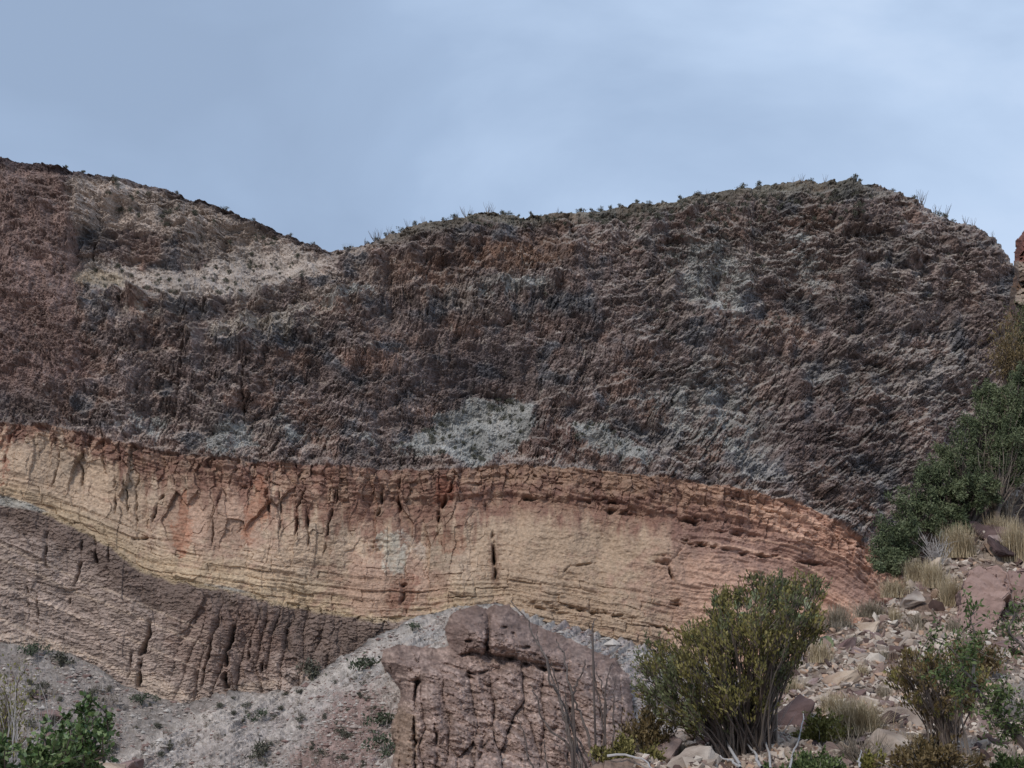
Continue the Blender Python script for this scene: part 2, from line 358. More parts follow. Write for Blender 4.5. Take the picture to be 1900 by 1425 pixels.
LEDGE = [([(120,574),(200,562),(260,560),(340,577)], 2.6), ([(330,642),(350,625),(400,612),(470,592),(545,588)], 2.6), ([(400,630),(450,640),(520,612),(560,575),(640,545),(710,538)], 2.8), ([(160,546),(250,552),(330,558),(380,562),(480,546),(570,520)], 2.4),
         ([(750,545),(850,548),(930,524),(1000,520),(1070,516)], 2.2), ([(555,505),(620,484),(700,474),(780,476),(850,482)], 2.4), ([(720,472),(800,444),(880,432),(1010,424),(1100,430)], 1.8), ([(1420,700),(1560,712),(1640,735),(1730,747)], 1.8),
         ([(990,748),(1060,738),(1200,704),(1320,684)], 1.5), ([(1220,524),(1330,492),(1460,534)], 1.6), ([(1540,486),(1680,470),(1810,524)], 1.6), ([(50,398),(150,372),(300,400),(430,432)], 2.0), ([(170,440),(330,420),(420,440),(530,458)], 1.8), ([(90,334),(250,356),(390,396)], 1.6),
         ([(1100,430),(1200,420),(1300,396),(1450,392)], 1.6), ([(1640,400),(1740,440),(1830,480)], 1.6), ([(640,700),(760,660),(850,668)], 1.0), ([(1150,760),(1300,730),(1420,745)], 1.2), ([(0,650),(90,668),(170,640)], 1.2), ([(540,640),(640,655),(720,640)], 1.2), ([(60,700),(170,712),(260,690)], 1.2)]
LM = np.zeros(U.shape)
for pts, A_ in LEDGE:
    pa = np.array(pts, float); ux0, ux1 = pa[:, 0].min(), pa[:, 0].max(); ci = np.where((us > ux0 - 5) & (us < ux1 + 5))[0]
    c0, c1 = ci[0], ci[-1] + 1; uu = U[:, c0:c1]; vv = V[:, c0:c1]
    fl = np.interp(uu, pa[:, 0], pa[:, 1]) + 16 * fbm(uu / 50., vv * 0 + pts[0][1] / 9., 4, 75); d = vv - fl
    env = sst(0, 34, uu - ux0) * sst(0, 34, ux1 - uu) * np.clip(.55 + 1.3 * perlin(uu / 34., vv * 0 + pts[0][1], 76), .1, 1.3)
    LM[:, c0:c1] = np.maximum(LM[:, c0:c1], np.clip(A_ / 2.2, 0, 1) * np.clip(env, 0, 1) * np.exp(-((d + 5 + 5 * perlin(uu / 9., vv / 6., 77)) / (3 + 1.6 * A_)) ** 2))
    dd[:, c0:c1] += 1.9 * A_ * env * sst(-6, 0, d) * np.exp(-np.maximum(d, 0) / 34.)
disp = isdark * dd + issand * ds + islow * dl
# traced cracks, overhangs and hollows (width and depth in metres of real relief)
CR = [([(5,860),(15,820),(22,800)], 2.5, 1.5), ([(95,905),(108,860),(112,835)], 2, 1), ([(148,900),(150,870),(140,850),(158,845)], 2.2, 1.2), ([(192,800),(190,850),(200,890)], 2, 1.2),
      ([(212,880),(212,955)], 2, 1.3), ([(232,890),(236,955)], 2, 1), ([(252,985),(252,900),(262,870)], 2, 1.2), ([(283,970),(292,935),(308,912)], 2.4, 1.6),
      ([(250,1000),(272,998)], 3, 1.5), ([(393,1020),(395,960),(418,900)], 1.8, 1), ([(498,970),(495,880)], 2.4, 1.5), ([(518,985),(520,900)], 2, 1.1), ([(548,1000),(552,940),(570,900)], 2.2, 1.5),
      ([(572,1020),(570,930)], 2.4, 1.6), ([(600,1030),(606,990),(625,900)], 2, 1.3), ([(622,950),(628,900)], 2, 1), ([(712,905),(700,960)], 3.4, 2.4), ([(740,900),(742,975)], 2.5, 1.8),
      ([(815,1000),(814,950),(840,905),(842,880)], 3.6, 2.2), ([(740,1075),(750,1105),(738,1125)], 6, 1.2), ([(918,1080),(915,1010),(912,985)], 3.4, 2.2), ([(897,900),(905,950)], 3, 1),
      ([(1048,1060),(1060,1050),(1105,1045)], 2.4, 1.2), ([(1250,1080),(1240,1050),(1262,1020)], 3, 1.8),
      ([(150,990),(150,1045),(125,1130)], 3, 2), ([(90,960),(84,1050),(92,1060)], 3.2, 2.5), ([(50,1080),(52,1125)], 2.5, 2.2), ([(68,1100),(70,1170)], 2, 1.4), ([(176,995),(178,1050)], 2.6, 2),
      ([(200,1010),(200,1060)], 2, 1.4), ([(275,1150),(278,1175),(262,1215),(255,1285)], 4.2, 3.5), ([(438,1150),(420,1210),(415,1285)], 5, 3.5), ([(402,1145),(390,1200),(372,1285)], 3, 2),
      ([(466,1180),(462,1230)], 3, 2), ([(485,1225),(484,1285)], 3, 2.2), ([(245,1210),(240,1260)], 2, 1.2),
      ([(268,1310),(500,1130)], 0.01, .01),
      ([(178,455),(176,490)], 3, 2), ([(330,580),(345,620),(335,690),(320,800)], 3.5, 1.6), ([(452,640),(452,800)], 2.6, 1.4)]
for pts, wd, dp in CR:
    p = np.array(pts); x0, x1 = p[:, 0].min() - 30, p[:, 0].max() + 30; y0, y1 = p[:, 1].min() - 30, p[:, 1].max() + 30
    ci = np.where((us > x0) & (us < x1))[0]
    if not len(ci): continue
    c0, c1 = ci[0], ci[-1] + 1
    su_, sv_ = U[:, c0:c1], V[:, c0:c1]
    jx = 5 * fbm(su_ / 16., sv_ / 16., 3, 121); d = linedist(su_ + jx, sv_, pts)
    rag = np.clip(.55 + 1.1 * perlin(su_ / 14., sv_ / 22., 122), .1, 1.2); ends = sst(0, .22 * (y1 - y0 - 60) + 4, np.minimum(sv_ - y0 - 26, y1 - 26 - sv_)) if y1 - y0 > 90 else 1
    disp[:, c0:c1] -= dp * 1.6 * rag * ends * np.exp(-(d / (wd * .8)) ** 2)
HOLES = [(1290,966,24,7,-3,4.5), (1128,932,20,4,-4,3.5),(1148,950,24,4,-6,4), (1100,930,14,3,0,2), (984,926,9,5,0,4), (1255,1118,8,6,-12,4), (1300,1010,45,4,-9,3), (1370,990,36,5,-6,2.2), (1410,1030,40,4,-5,3.2),
         (1510,1045,40,4,-8,2.4), (1560,1000,60,3,-24,1.6), (1230,1040,14,10,40,2), (420,1276,9,6,0,3), (1100,1135,80,3,-10,2.2),(1010,1128,40,7,-14,2.2), (1240,1168,50,2.5,-14,1.8), (330,430,22,6,-10,2.5), (370,405,14,4,0,2),
         (250,460,70,22,-4,1.6),(330,545,60,8,0,2.2), (380,560,40,6,-10,2), (745,1085,10,16,10,1.4), (900,735,90,9,0,1.5), (700,1012,30,16,0,1),(770,455,16,9,30,2.5),(1330,495,20,8,-30,1.5),(1550,430,40,10,-5,1.5)]
for cx, cy, rx, ry, dg, dp in HOLES:
    ci = np.where((us > cx - 2.6 * rx) & (us < cx + 2.6 * rx))[0]
    if len(ci):
        c0, c1 = ci[0], ci[-1] + 1
        disp[:, c0:c1] -= dp * .9 * np.clip(.6 + 1.2 * perlin(U[:, c0:c1] / 16., V[:, c0:c1] / 8., 127), .15, 1.2) * blob(U[:, c0:c1] + 8 * fbm(U[:, c0:c1] / 14., V[:, c0:c1] / 9., 3, 125), V[:, c0:c1] + 5 * fbm(U[:, c0:c1] / 12., V[:, c0:c1] / 8., 3, 126), cx, cy, rx, ry, dg, 1.4)
# calm right at the brow so the skyline stays put
P = at(U, V, cliffY(U, V)); P[..., 1] -= disp
P[..., 2] += .15 * disp * sst(0, 6, V - su[None, :])

# ---- colour of the rocks
def C3(*c): return np.array(c, float)
def mixc(a, b, f): return a * (1 - f[..., None]) + b * f[..., None]
ones = np.ones(U.shape)
n_big = fbm(U / 110., V / 80., 4, 131); n_mid = fbm(U / 26., V / 20., 4, 133); n_fine = fbm(U / 5., V / 4., 3, 135)
dark = C3(.185, .138, .120) * ones[..., None]
dark = mixc(dark, C3(.25, .165, .13), sst(-.05, .35, n_big + .4 * n_mid))
dark = mixc(dark, C3(.135, .125, .125), sst(.05, .4, fbm(U / 70., V / 60., 3, 137)))
dark = dark * (0.40 + 1.3 * frag[..., None]) * (1 + .5 * n_fine[..., None])
for (cx, cy, rx, ry, dg, c, k) in [
        (950,480,90,34,5,(.24,.135,.085),.85), (820,510,100,36,12,(.20,.115,.08),.7), (700,530,90,40,25,(.19,.125,.09),.6),
        (1020,470,70,30,0,(.24,.14,.09),.6), (70,560,80,150,0,(.175,.112,.092),.6), (20,720,60,120,0,(.19,.13,.11),.5),
        (1560,430,120,30,-18,(.18,.12,.09),.7), (1500,480,120,60,-20,(.17,.11,.085),.6), (1280,400,80,30,0,(.2,.14,.11),.6), (1030,820,60,50,0,(.17,.1,.085),.6),
        (1240,420,60,40,0,(.17,.1,.08),.6), (250,465,90,30,-5,(.12,.078,.07),.7), (1530,800,120,80,0,(.12,.08,.075),.5),
        (900,690,90,60,20,(.085,.082,.095),.6), (800,700,60,30,0,(.09,.09,.1),.5), (1060,590,70,60,0,(.08,.08,.088),.5), (1500,365,150,22,0,(.11,.11,.09),.6),
        (950,530,70,20,-8,(.23,.23,.21),.7), (1300,730,120,70,30,(.2,.195,.18),.55), (1300,520,120,60,20,(.19,.18,.165),.5), (1400,830,40,70,0,(.2,.2,.195),.5),
        (430,810,70,40,0,(.24,.235,.225),.5), (870,560,60,30,-20,(.2,.18,.155),.5),(1720,700,110,60,-15,(.18,.155,.145),.45),(1600,560,160,60,-20,(.15,.125,.112),.5),
        (1700,820,90,140,40,(.13,.105,.10),.4)]:
    f = .8 * k * sst(.3, .9, blob(U, V, cx, cy, rx * 1.15, ry * 1.15, dg) + .75 * n_mid + .35 * n_fine)
    dark = mixc(dark, C3(*c) * (1), f * (.4 + .9 * np.clip(frag, 0, 1)))
# pale dust, scree and lichen lie where the rock flattens
gy = np.gradient(P[..., 1], axis=0) ; gz = np.gradient(P[..., 2], axis=0) + 1e-4
k3 = np.ones(5) / 5
lean = np.apply_along_axis(lambda a: np.convolve(a, k3, 'same'), 0, np.clip(gy / np.maximum(gz, .02), -1, 5))
zone = 0
for cx, cy, rx, ry, dg, k in ((1300,520,110,60,20,1),(1300,460,70,40,0,.7),(1310,760,110,70,30,1),(1400,840,40,60,0,.8),(1480,500,50,90,60,.9),(950,530,110,24,-6,1),(860,560,60,34,-20,.9),(430,810,80,40,0,.9),(520,790,40,30,0,.7),(270,790,50,40,0,.6),
        (1720,700,120,50,-12,.8),(1560,715,120,24,-10,.7),(640,560,90,26,24,.9),(1650,470,120,50,-25,.6),(1250,420,160,26,10,.6),(760,430,120,26,16,.8),(330,425,220,60,-14,1.3),(180,390,90,40,0,.8),(1130,450,90,26,0,.5),
        (850,690,150,80,0,-1.0),(1080,600,80,70,0,-.6),(1500,800,120,90,0,-.35),(560,720,120,60,0,-.4),(245,465,90,26,-5,-1.6),(90,620,90,130,0,-.5),(40,600,80,160,0,-.4),(970,460,160,30,0,-.4)):
    zone = zone + k * blob(U, V, cx, cy, rx, ry, dg)
scree = sst(.75, 2.1, 1.0 * zone + .8 * lean + 1.0 * n_mid + .5 * n_fine + .6 * n_big + 1.5 * offs + 1.3 * (frag - .5) + .15)
tan = mixc(C3(.45, .36, .295) * ones[..., None], C3(.41, .37, .325), sst(700, 1250, U) * sst(-.3, .3, n_big + .2))
upper_left = sst(700, 560, U) * sst(640, 560, V)
dark = mixc(dark, tan, np.clip(scree + .35 * upper_left * sst(-.3, .3, n_mid + .5 * offs), 0, 1) * (.62 + .2 * upper_left))
redm = sst(-10, 10, 128 + .10 * (V - 320) + 30 * fbm(U / 30., V / 50., 4, 146) - U) * sst(760, 690, V)
dark = mixc(dark, C3(.25, .165, .135) * (.45 + 1.1 * frag[..., None]) * (1 + .5 * fbm(U / 5., V / 40., 3, 147))[..., None], .85 * redm)
dark = mixc(dark, tan * .98, (1 - redm) * .78 * sst(.25, .6, blob(U, V, 400, 435, 250, 75, -18) + blob(U, V, 190, 375, 130, 48, -5) * .9 - .8 * blob(U, V, 245, 465, 95, 30, -5) + .7 * n_mid + .4 * n_fine + .3 * offs))
dark = mixc(dark, mixc(tan, C3(.47, .37, .29) * ones[..., None], sst(760, 600, U)), .8 * sst(.25, .7, LM + .25 * n_fine))
pc = mixc(C3(.37, .355, .32) * ones[..., None], C3(.44, .37, .30), sst(660, 560, U) * sst(700, 620, V))
dark = mixc(dark, pc, sst(.44, .66, patch * .95 + .35 * n_fine + .55 * n_mid + .5 * offs * (1 - .6 * patch) + .05) * .88)
dark = mixc(dark, C3(.42, .35, .295), sst(.45, .65, bench + .6 * n_fine + .9 * n_mid + .5 * offs) * .9)
dark = mixc(dark, C3(.42, .33, .22), .55 * sst(.3, .7, blob(U, V, 190, 522, 60, 18, -8) + .3 * n_mid))
# green tinge of the scrubby brow
brow = sst(34, 6, V - sk - 6 * n_mid) * sst(660, 760, U) * sst(1700, 1550, U)
dark = mixc(dark, C3(.105, .095, .062), brow * .6)
# skyline crust of dark rock at the left
dark = mixc(dark, C3(.085, .065, .065), sst(16, 4, V - sk - 5 * n_mid) * sst(620, 600, U) * .8)
# sandstone
cream = C3(.515, .385, .28); grey_c = C3(.435, .335, .25); red = C3(.275, .155, .115); sal = C3(.48, .29, .215)
sand = mixc(cream * ones[..., None], grey_c, sst(-.1, .4, n_big + .3 * n_mid))
sand = mixc(sand, C3(.50, .38, .245), .6 * sst(.7, .95, sn) * sst(1200, 900, U))                       # yellow foot
sand = mixc(sand, C3(.44, .32, .225), sst(820, 980, U) * .8)
sand = mixc(sand, sal, sst(1150, 1420, U + 60 * n_mid) * .85)
pink = sst(.1, .5, blob(U, V, 720, 1090, 100, 60) + blob(U, V, 400, 960, 120, 70) * .8 + blob(U, V, 1330, 1080, 150, 70) * .9 + .6 * n_mid)
sand = mixc(sand, C3(.41, .265, .20), pink * .7)
drip = (perlin(U / 7., V / 60., 141) * .5 + perlin(U / 18., V / 120., 142) * .7) * (.45 + .55 * left_j) + .25 * n_mid + .2 * (rj2 - .5)
redtop = sst(.0, -.16, sn - .41 - .24 * drip - .13 * np.exp(-((U - 740) / 170.) ** 2) + .16 * sst(420, 0, U) + .07 * n_mid)
sand = mixc(sand, red, redtop * (.80 + .5 * n_mid + .35 * (rj2 - .5) + .25 * n_fine).clip(0, .97) * sst(1600, 1350, U + .5 * (V - 900)).clip(.35, 1))
sand = mixc(sand, C3(.33, .215, .15), sst(.17, .08, sn + .03 * n_mid) * sst(760, 900, U) * .6 * sst(1500, 1350, U))
sand = mixc(sand, C3(.155, .088, .075), .55 * sst(.55, .1, sn + .25 * np.abs(drip) + .1 * n_fine) * sst(.35, .75, .42 + .9 * drip + .5 * n_mid))   # varnish streaks
for pts, c, k in [([(325,960),(345,905),(350,1000),(340,1040),(325,1000)], (.40,.2,.13), .8), ([(460,930),(490,880),(492,960),(450,1030),(440,990)], (.40,.2,.13), .7),
        ([(716,1100),(735,1065),(752,1068),(762,1060),(775,1080),(760,1115),(745,1140),(715,1130)], (.27,.135,.095), .7), ([(700,990),(745,985),(750,1060),(725,1070),(705,1020)], (.50,.46,.38), .8),
        ([(730,975),(752,985),(790,1030),(785,1036),(755,1005)], (.52,.44,.36), .7), ([(815,900),(840,885),(845,910),(825,940),(812,930)], (.26,.105,.07), .7), ([(815,990),(860,1000),(858,1030),(820,1030)], (.30,.15,.10), .6),
        ([(1060,1045),(1105,1045),(1105,1075),(1052,1072)], (.38,.27,.19), .5), ([(0,790),(20,790),(14,880),(0,900)], (.3,.12,.08), .7), ([(910,985),(925,985),(925,1080),(915,1080)], (.2,.11,.08), .6)]:
    sand = mixc(sand, C3(*c), k * sst(-2.5, 2.5, polysd(wpU * .5 + U * .5, wpV * .5 + V * .5, pts) + 9 * n_fine + 16 * (rj2 - .5)) * (.55 + .6 * facets(U / 7., V / 6., 143)[2]))
sand = mixc(sand, C3(.21, .13, .11), .6 * sst(1200, 1300, U) * sst(.35, .1, np.abs(sn - .3) * 3 + .4 * n_mid - .1))
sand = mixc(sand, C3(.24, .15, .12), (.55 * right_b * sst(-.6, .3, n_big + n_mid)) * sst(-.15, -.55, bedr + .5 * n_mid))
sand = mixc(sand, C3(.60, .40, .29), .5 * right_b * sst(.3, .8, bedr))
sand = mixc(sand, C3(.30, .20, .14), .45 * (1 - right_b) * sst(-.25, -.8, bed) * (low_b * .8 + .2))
sand = sand * (.93 + .22 * (rj[..., None] - .5) * left_j[..., None] + .35 * n_fine[..., None] * .5)
# lower cliff
lowc = C3(.31, .245, .215) * ones[..., None]
lowc = mixc(lowc, C3(.45, .36, .315), sst(-.2, .5, bl * .5 + n_mid * .6 + sst(1050, 1200, V + .1 * (300 - U)) * .35 - .15) * sst(620, 420, U + (1100 - V) * .6))
lowc = mixc(lowc, C3(.20, .15, .13), sst(.1, .5, blob(U, V, 100, 975, 130, 32, -18) + blob(U, V, 300, 1090, 120, 40, -20) + blob(U, V, 590, 1180, 150, 50, -15) * 1.3 + .45 * n_mid))
lowc = mixc(lowc, C3(.24, .165, .14), .6 * sst(.2, .6, blob(U, V, 420, 1200, 120, 80) + .4 * n_mid))
line = np.exp(-((s2 - 1038) / 3.2) ** 2) + np.exp(-((s2 - 1012) / 2.) ** 2) + .8 * np.exp(-((s2 - 1085) / 2.5) ** 2) + .9 * np.exp(-((s2 - 1150) / 5) ** 2)
lowc = mixc(lowc, C3(.56, .45, .37), .8 * np.clip(line, 0, 1) * sst(-.5, .2, n_mid + .2) * sst(430, 330, U))
lowc = mixc(lowc, C3(.50, .40, .33), .65 * sst(.15, .6, blob(U, V, 290, 1275, 60, 18, -22) + blob(U, V, 60, 1195, 90, 12, -10) + blob(U, V, 470, 1275, 50, 8, 10) + .35 * n_mid))
foot = sst(22, 12, V - bs) * sst(-2, 3, V - bs)
lowc = mixc(lowc, C3(.44, .345, .23), sst(12, 4, V - bs + 9 * n_mid) * sst(860, 800, U) * .75)
for pts in ([(-20,915),(0,916),(60,934),(95,950),(60,948),(0,938),(-20,936)], [(380,1084),(420,1076),(470,1092),(480,1102),(440,1098)]):
    lowc = mixc(lowc, C3(.36, .34, .31), sst(-3, 3, polysd(U, V, pts)))
lowc = lowc * (.95 + .4 * n_fine[..., None] * .6 + .25 * (rl[..., None] - .5))
dark = np.clip(dark * C3(.92, .95, .99) * (1 + .55 * fbm(U / 150., V / 60., 3, 144))[..., None] * (1 + .35 * fbm(U / 22., V / 14., 3, 145))[..., None], 0, .6); sand = np.clip(sand * (1.06 + .28 * right_b[..., None]), 0, .75); lowc = np.clip(lowc * C3(1.06, 1.04, 1.0), 0, .7)
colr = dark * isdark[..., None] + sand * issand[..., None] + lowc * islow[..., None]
# plateau and back slope behind the brow, so the hills have a far side
back = []
bcol = []
ridge = P[-1].copy()
for k in range(1, 26):
    q = ridge.copy(); dback = 2.2 * k + .09 * k * k * k ** .5
    q[:, 1] += dback; q[:, 2] -= .35 * k + .012 * k * k * 2.2 + np.abs(1.5 * fbm(us / 60., us * 0 + k / 4., 3, 151)) * min(1, k / 6.)
    q[:, 0] *= 1 + .0012 * k
    back.append(q); bcol.append(np.tile(C3(.13, .105, .08), (len(us), 1)))
PA = np.concatenate([P, np.array(back)], 0); CA = np.concatenate([colr, np.array(bcol)], 0)
nr, nc_ = PA.shape[:2]
idx = np.arange(nr * nc_).reshape(nr, nc_)
Fq = np.stack([idx[:-1, :-1], idx[:-1, 1:], idx[1:, 1:], idx[1:, :-1]], -1)
kind = np.zeros((nr - 1, nc_ - 1), int)
fv_ = V[:-1, :-1]
kd = np.where(fv_ > bs[:-1, :-1], 2, np.where(isdark[:-1, :-1] > .5, 0, 1)); kind[:NR - 1] = kd
M_cliff = rock_mat('cliff_rock', s1=1.3, s2=5., bump=.55, var=.34, dist=.5)
def build_sub(name, sel, smooth=False):
    f = Fq[sel].reshape(-1, 4); u_, inv = np.unique(f, return_inverse=True)
    return mesh_np(name, PA.reshape(-1, 3)[u_], inv.reshape(-1, 4), M_cliff, colour=CA.reshape(-1, 3)[u_], smooth=smooth)
tag(build_sub('upper_cliff', kind == 0), 'dark broken volcanic rock cliff and rounded hilltops above the cream sandstone band', kind='structure')
tag(build_sub('sandstone_cliff', kind == 1), 'cream and rust red sandstone band below the dark cliff', kind='structure')
tag(build_sub('lower_cliff', kind == 2), 'mauve brown layered cliff under the sandstone band at the left', kind='structure')
RIDGE = ridge
def ridge_pt(u): return np.array([np.interp(u, us, RIDGE[:, i]) for i in range(3)])
def cliff_pt(u, v):
    i = int(np.argmin(np.abs(us - u))); j = int(np.argmin(np.abs(V[:, i] - v))); return P[j, i]
# ================================================================== talus, outcrop, valley floor
contact = curve([(-500,1150),(-300,1180),(0,1196),(60,1204),(130,1216),(180,1240),(230,1272),(290,1297),(350,1308),(400,1292),(430,1283),(480,1287),(530,1284),(560,1270),(620,1231),
    (700,1182),(760,1152),(840,1130),(930,1122),(1000,1148),(1100,1176),(1200,1203),(1300,1232),(1400,1262),(1600,1322),(1800,1402),(2400,1545)])
ttv = np.arange(1100, 1760, 2.)
TU2, TV2 = np.meshgrid(tu, ttv)
cu = contact(TU2); inside = TV2 > cu
cy0 = cliffY(tu, np.minimum(contact(tu) + 2, 1555))[None, :] - 1.2
k_ = np.exp(-np.linspace(-2.5, 2.5, 41) ** 2); k_ /= k_.sum()
cy0s = np.convolve(np.pad(cy0[0], 20, mode='edge'), k_, 'valid')[None, :]
rt = np.where(inside, .165, 0.0)
TYB = cy0s - np.cumsum(rt * 2, axis=0) + np.cumsum(np.where(inside, 0, .2) * 2, axis=0)[::1] * 0
# the fan from the cliff foot stands in front of the hollow at the left
fan = [(1500,1100),(850,1124),(760,1150),(620,1231),(560,1268),(450,1283),(330,1335),(230,1392),(160,1440),(-100,1700),(1500,1760)]
fd = polysd(TU2, TV2, fan)
TYB -= 11 * sst(-3, 20, fd) * sst(0, 100, TV2 - cu)
TYB += 1.6 * fbm(TU2 / 120., TV2 / 50., 3, 201)
def talusY(U, V):
    fu = np.clip((np.asarray(U, float) - tu[0]) / 4., 0, len(tu) - 1.001); fv = np.clip((np.asarray(V, float) - 1100) / 2., 0, len(ttv) - 1.001)
    iu = fu.astype(int); iv = fv.astype(int); a = fu - iu; b = fv - iv; A = TYB
    return (A[iv, iu] * (1 - a) + A[iv, iu + 1] * a) * (1 - b) + (A[iv + 1, iu] * (1 - a) + A[iv + 1, iu + 1] * a) * b
ut = np.concatenate([np.linspace(-480, -10, 60, endpoint=False), np.arange(-10, 1500, 1.6), np.linspace(1502, 2380, 60)])
nrt = 400
ctop = contact(ut) + 4 * fbm(ut / 22., ut * 0, 4, 203) - 3
Ut, t_ = np.meshgrid(ut, np.linspace(0, 1, nrt)); Vt = ctop[None, :] + (1745 - ctop[None, :]) * (.62 * t_ + .38 * t_ ** 2)
fdt = polysd(Ut, Vt, fan)
a_, b_ = rot(Ut, Vt, 33)                      # the scree lies in streaks that run down to the left
b2_, c2_ = rot(Ut, Vt, -20)
wa = sst(-10, 20, fdt)
rill = fbm(a_ / 90., b_ / 9., 4, 205) * wa + fbm(b2_ / 80., c2_ / 12., 4, 206) * (1 - wa)
rub = shingles(Ut / 8., Vt / 5., 207, bias=.5)
dt = (1.2 + .9 * wa) * rill + .6 * fbm(Ut / 40., Vt / 24., 3, 209) + .18 * rub[0] * (1 + .8 * sst(0, .5, fbm(Ut / 60., Vt / 40., 3, 211))) + .15 * perlin(Ut / 3., Vt / 3., 213)
Yt = talusY(Ut, Vt); Pt = at(Ut, Vt, Yt); Pt[..., 2] += dt * .8; Pt[..., 1] -= dt * .5
m1 = fbm(Ut / 60., Vt / 34., 4, 215); m2 = fbm(Ut / 7., Vt / 5., 3, 217)
ct = C3(.355, .315, .29) * np.ones(Ut.shape)[..., None]
ct = mixc(ct, C3(.33, .31, .295), sst(560, 640, Ut) * sst(1290, 1230, Vt))                       # grey head of the fan
ct = mixc(ct, C3(.30, .25, .225), .6 * sst(0, .5, m1)); ct = mixc(ct, C3(.27, .225, .20), .5 * sst(0, .4, fbm(b2_ / 60., c2_ / 9., 4, 216)) * (1 - wa))
ct = mixc(ct, C3(.43, .38, .34), .8 * sst(.05, .4, rill)); ct = mixc(ct, C3(.45, .40, .355), .7 * wa * sst(40, 12, fdt + 6 * m2))
ct = mixc(ct, C3(.25, .165, .145), .8 * sst(.25, .75, blob(Ut, Vt, 660, 1350, 75, 80) + blob(Ut, Vt, 590, 1420, 60, 40) + .5 * m2 + .3 * m1))
ct = mixc(ct, C3(.42, .385, .35), .6 * sst(.35, .7, blob(Ut, Vt, 1140, 1290, 60, 60) + .5 * m2) * sst(.3, .7, rub[1] + .2))
ct = mixc(ct, C3(.29, .24, .235), .8 * sst(1000, 1060, Ut) * sst(-.2, .4, m1 + .3 * m2))
ct = (.76 + .36 * wa[..., None]) * ct * (.78 + .42 * rub[1][..., None] + .5 * m2[..., None] * .5)
idt = np.arange(Ut.size).reshape(Ut.shape)
Ft = np.stack([idt[:-1, :-1], idt[1:, :-1], idt[1:, 1:], idt[:-1, 1:]], -1).reshape(-1, 4)
M_talus = rock_mat('talus', s1=.9, s2=5., bump=.5, var=.26, dist=.4)
tag(mesh_np('talus_slope', Pt, Ft, M_talus, colour=ct.reshape(-1, 3)), 'grey scree slope fanning down from the foot of the cliff', kind='structure')
def talus_pt(u, v):
    i = int(np.argmin(np.abs(ut - u))); j = int(np.argmin(np.abs(Vt[:, i] - v))); return Pt[j, i]

# ---- the rounded rock outcrop that breaks through the scree
def outcrop(name, outline, vref, H, seed, colf, relief, res=1.5, Rr=45., lean_=.02, fwd=0.):
    p = np.array(outline, float); x0, x1 = p[:, 0].min() - 12, p[:, 0].max() + 12; y0, y1 = p[:, 1].min() - 12, p[:, 1].max() + 12
    Uo, Vo = np.meshgrid(np.arange(x0, x1, res), np.arange(y0, y1, res))
    wu = Uo + 5 * fbm(Uo / 18., Vo / 18., 4, seed); wv = Vo + 5 * fbm(Uo / 18., Vo / 18., 4, seed + 1)
    sdv = polysd(wu, wv, outline)
    base = talusY(Uo, Vo)
    t = np.clip(sdv / Rr, 0, 1); prof = np.sqrt(1 - (1 - t) ** 2)
    rel = relief(Uo, Vo) * sst(-2, 5, sdv)
    ymid = float(talusY(np.mean(p[:, 0]), vref)) - fwd
    top = np.minimum(ymid + (vref - Vo) * lean_, base - 2)
    Yo = np.where(sdv > 0, base * (1 - prof) + top * prof, base - sdv * .35) - rel
    Po = at(Uo, Vo, Yo); ok = sdv > -9
    ido = np.arange(Uo.size).reshape(Uo.shape)
    F = np.stack([ido[:-1, :-1], ido[1:, :-1], ido[1:, 1:], ido[:-1, 1:]], -1)
    fk = ok[:-1, :-1] & ok[1:, :-1] & ok[1:, 1:] & ok[:-1, 1:]
    f = F[fk]; u_, inv = np.unique(f, return_inverse=True)
    return mesh_np(name, Po.reshape(-1, 3)[u_], inv.reshape(-1, 4), M_cliff, colour=colf(Uo, Vo, sdv).reshape(-1, 3)[u_])
def rel_main(U, V):
    a, b = rot(U, V, -24)
    wx = U + 12 * fbm(U / 40., V / 60., 3, 300); pe = facets((wx - (V - 1200) * .06) / 46., V / 230., 302, tilt=.4, step=.8)
    r = 3.2 * np.sqrt(np.clip(pe[1], 0, 1)) * sst(1215, 1270, V) + 1.6 * pe[0] + 1.8 * fbm(a / 60., b / 34., 3, 301) + 1.1 * fbm(a / 18., b / 10., 4, 303) + .28 * shingles(a / 26., b / 11., 305, bias=.6)[0] + .35 * fbm(U / 5., V / 5., 2, 307)
    for pts, wd, dp in (([(775,1250),(768,1330),(770,1425)], 4, 3), ([(808,1345),(812,1425)], 5, 3.5), ([(900,1360),(890,1410),(915,1340),(920,1300)], 4, 2.6), ([(735,1265),(778,1265),(770,1290)], 4, 2.5),
                        ([(800,1225),(835,1235),(880,1252),(905,1245)], 3.5, 2.4), ([(870,1205),(930,1212)], 6, 3.), ([(940,1222),(1010,1243),(1060,1246)], 4, 3.5), ([(840,1240),(905,1275),(925,1262)], 3, 1.6), ([(700,1215),(740,1225),(760,1245)], 5, 2.0)):
        d = linedist(U + 6 * fbm(U / 14., V / 14., 3, 311), V, pts); r = r - .8 * dp * np.exp(-(d / (.8 * wd)) ** 2) * np.clip(.55 + 1.2 * perlin(U / 20., V / 20., 312), .05, 1.2)
    for cx, cy, rx, ry in ((920,1243,14,8), (918,1145,4,2.5), (935,1165,7,3), (952,1175,4,3), (895,1143,4,3), (976,1202,8,3), (787,1300,4,3), (1030,1352,8,4)):
        r = r - 1.6 * blob(U, V, cx, cy, rx, ry, 0, 1.5)
    return r
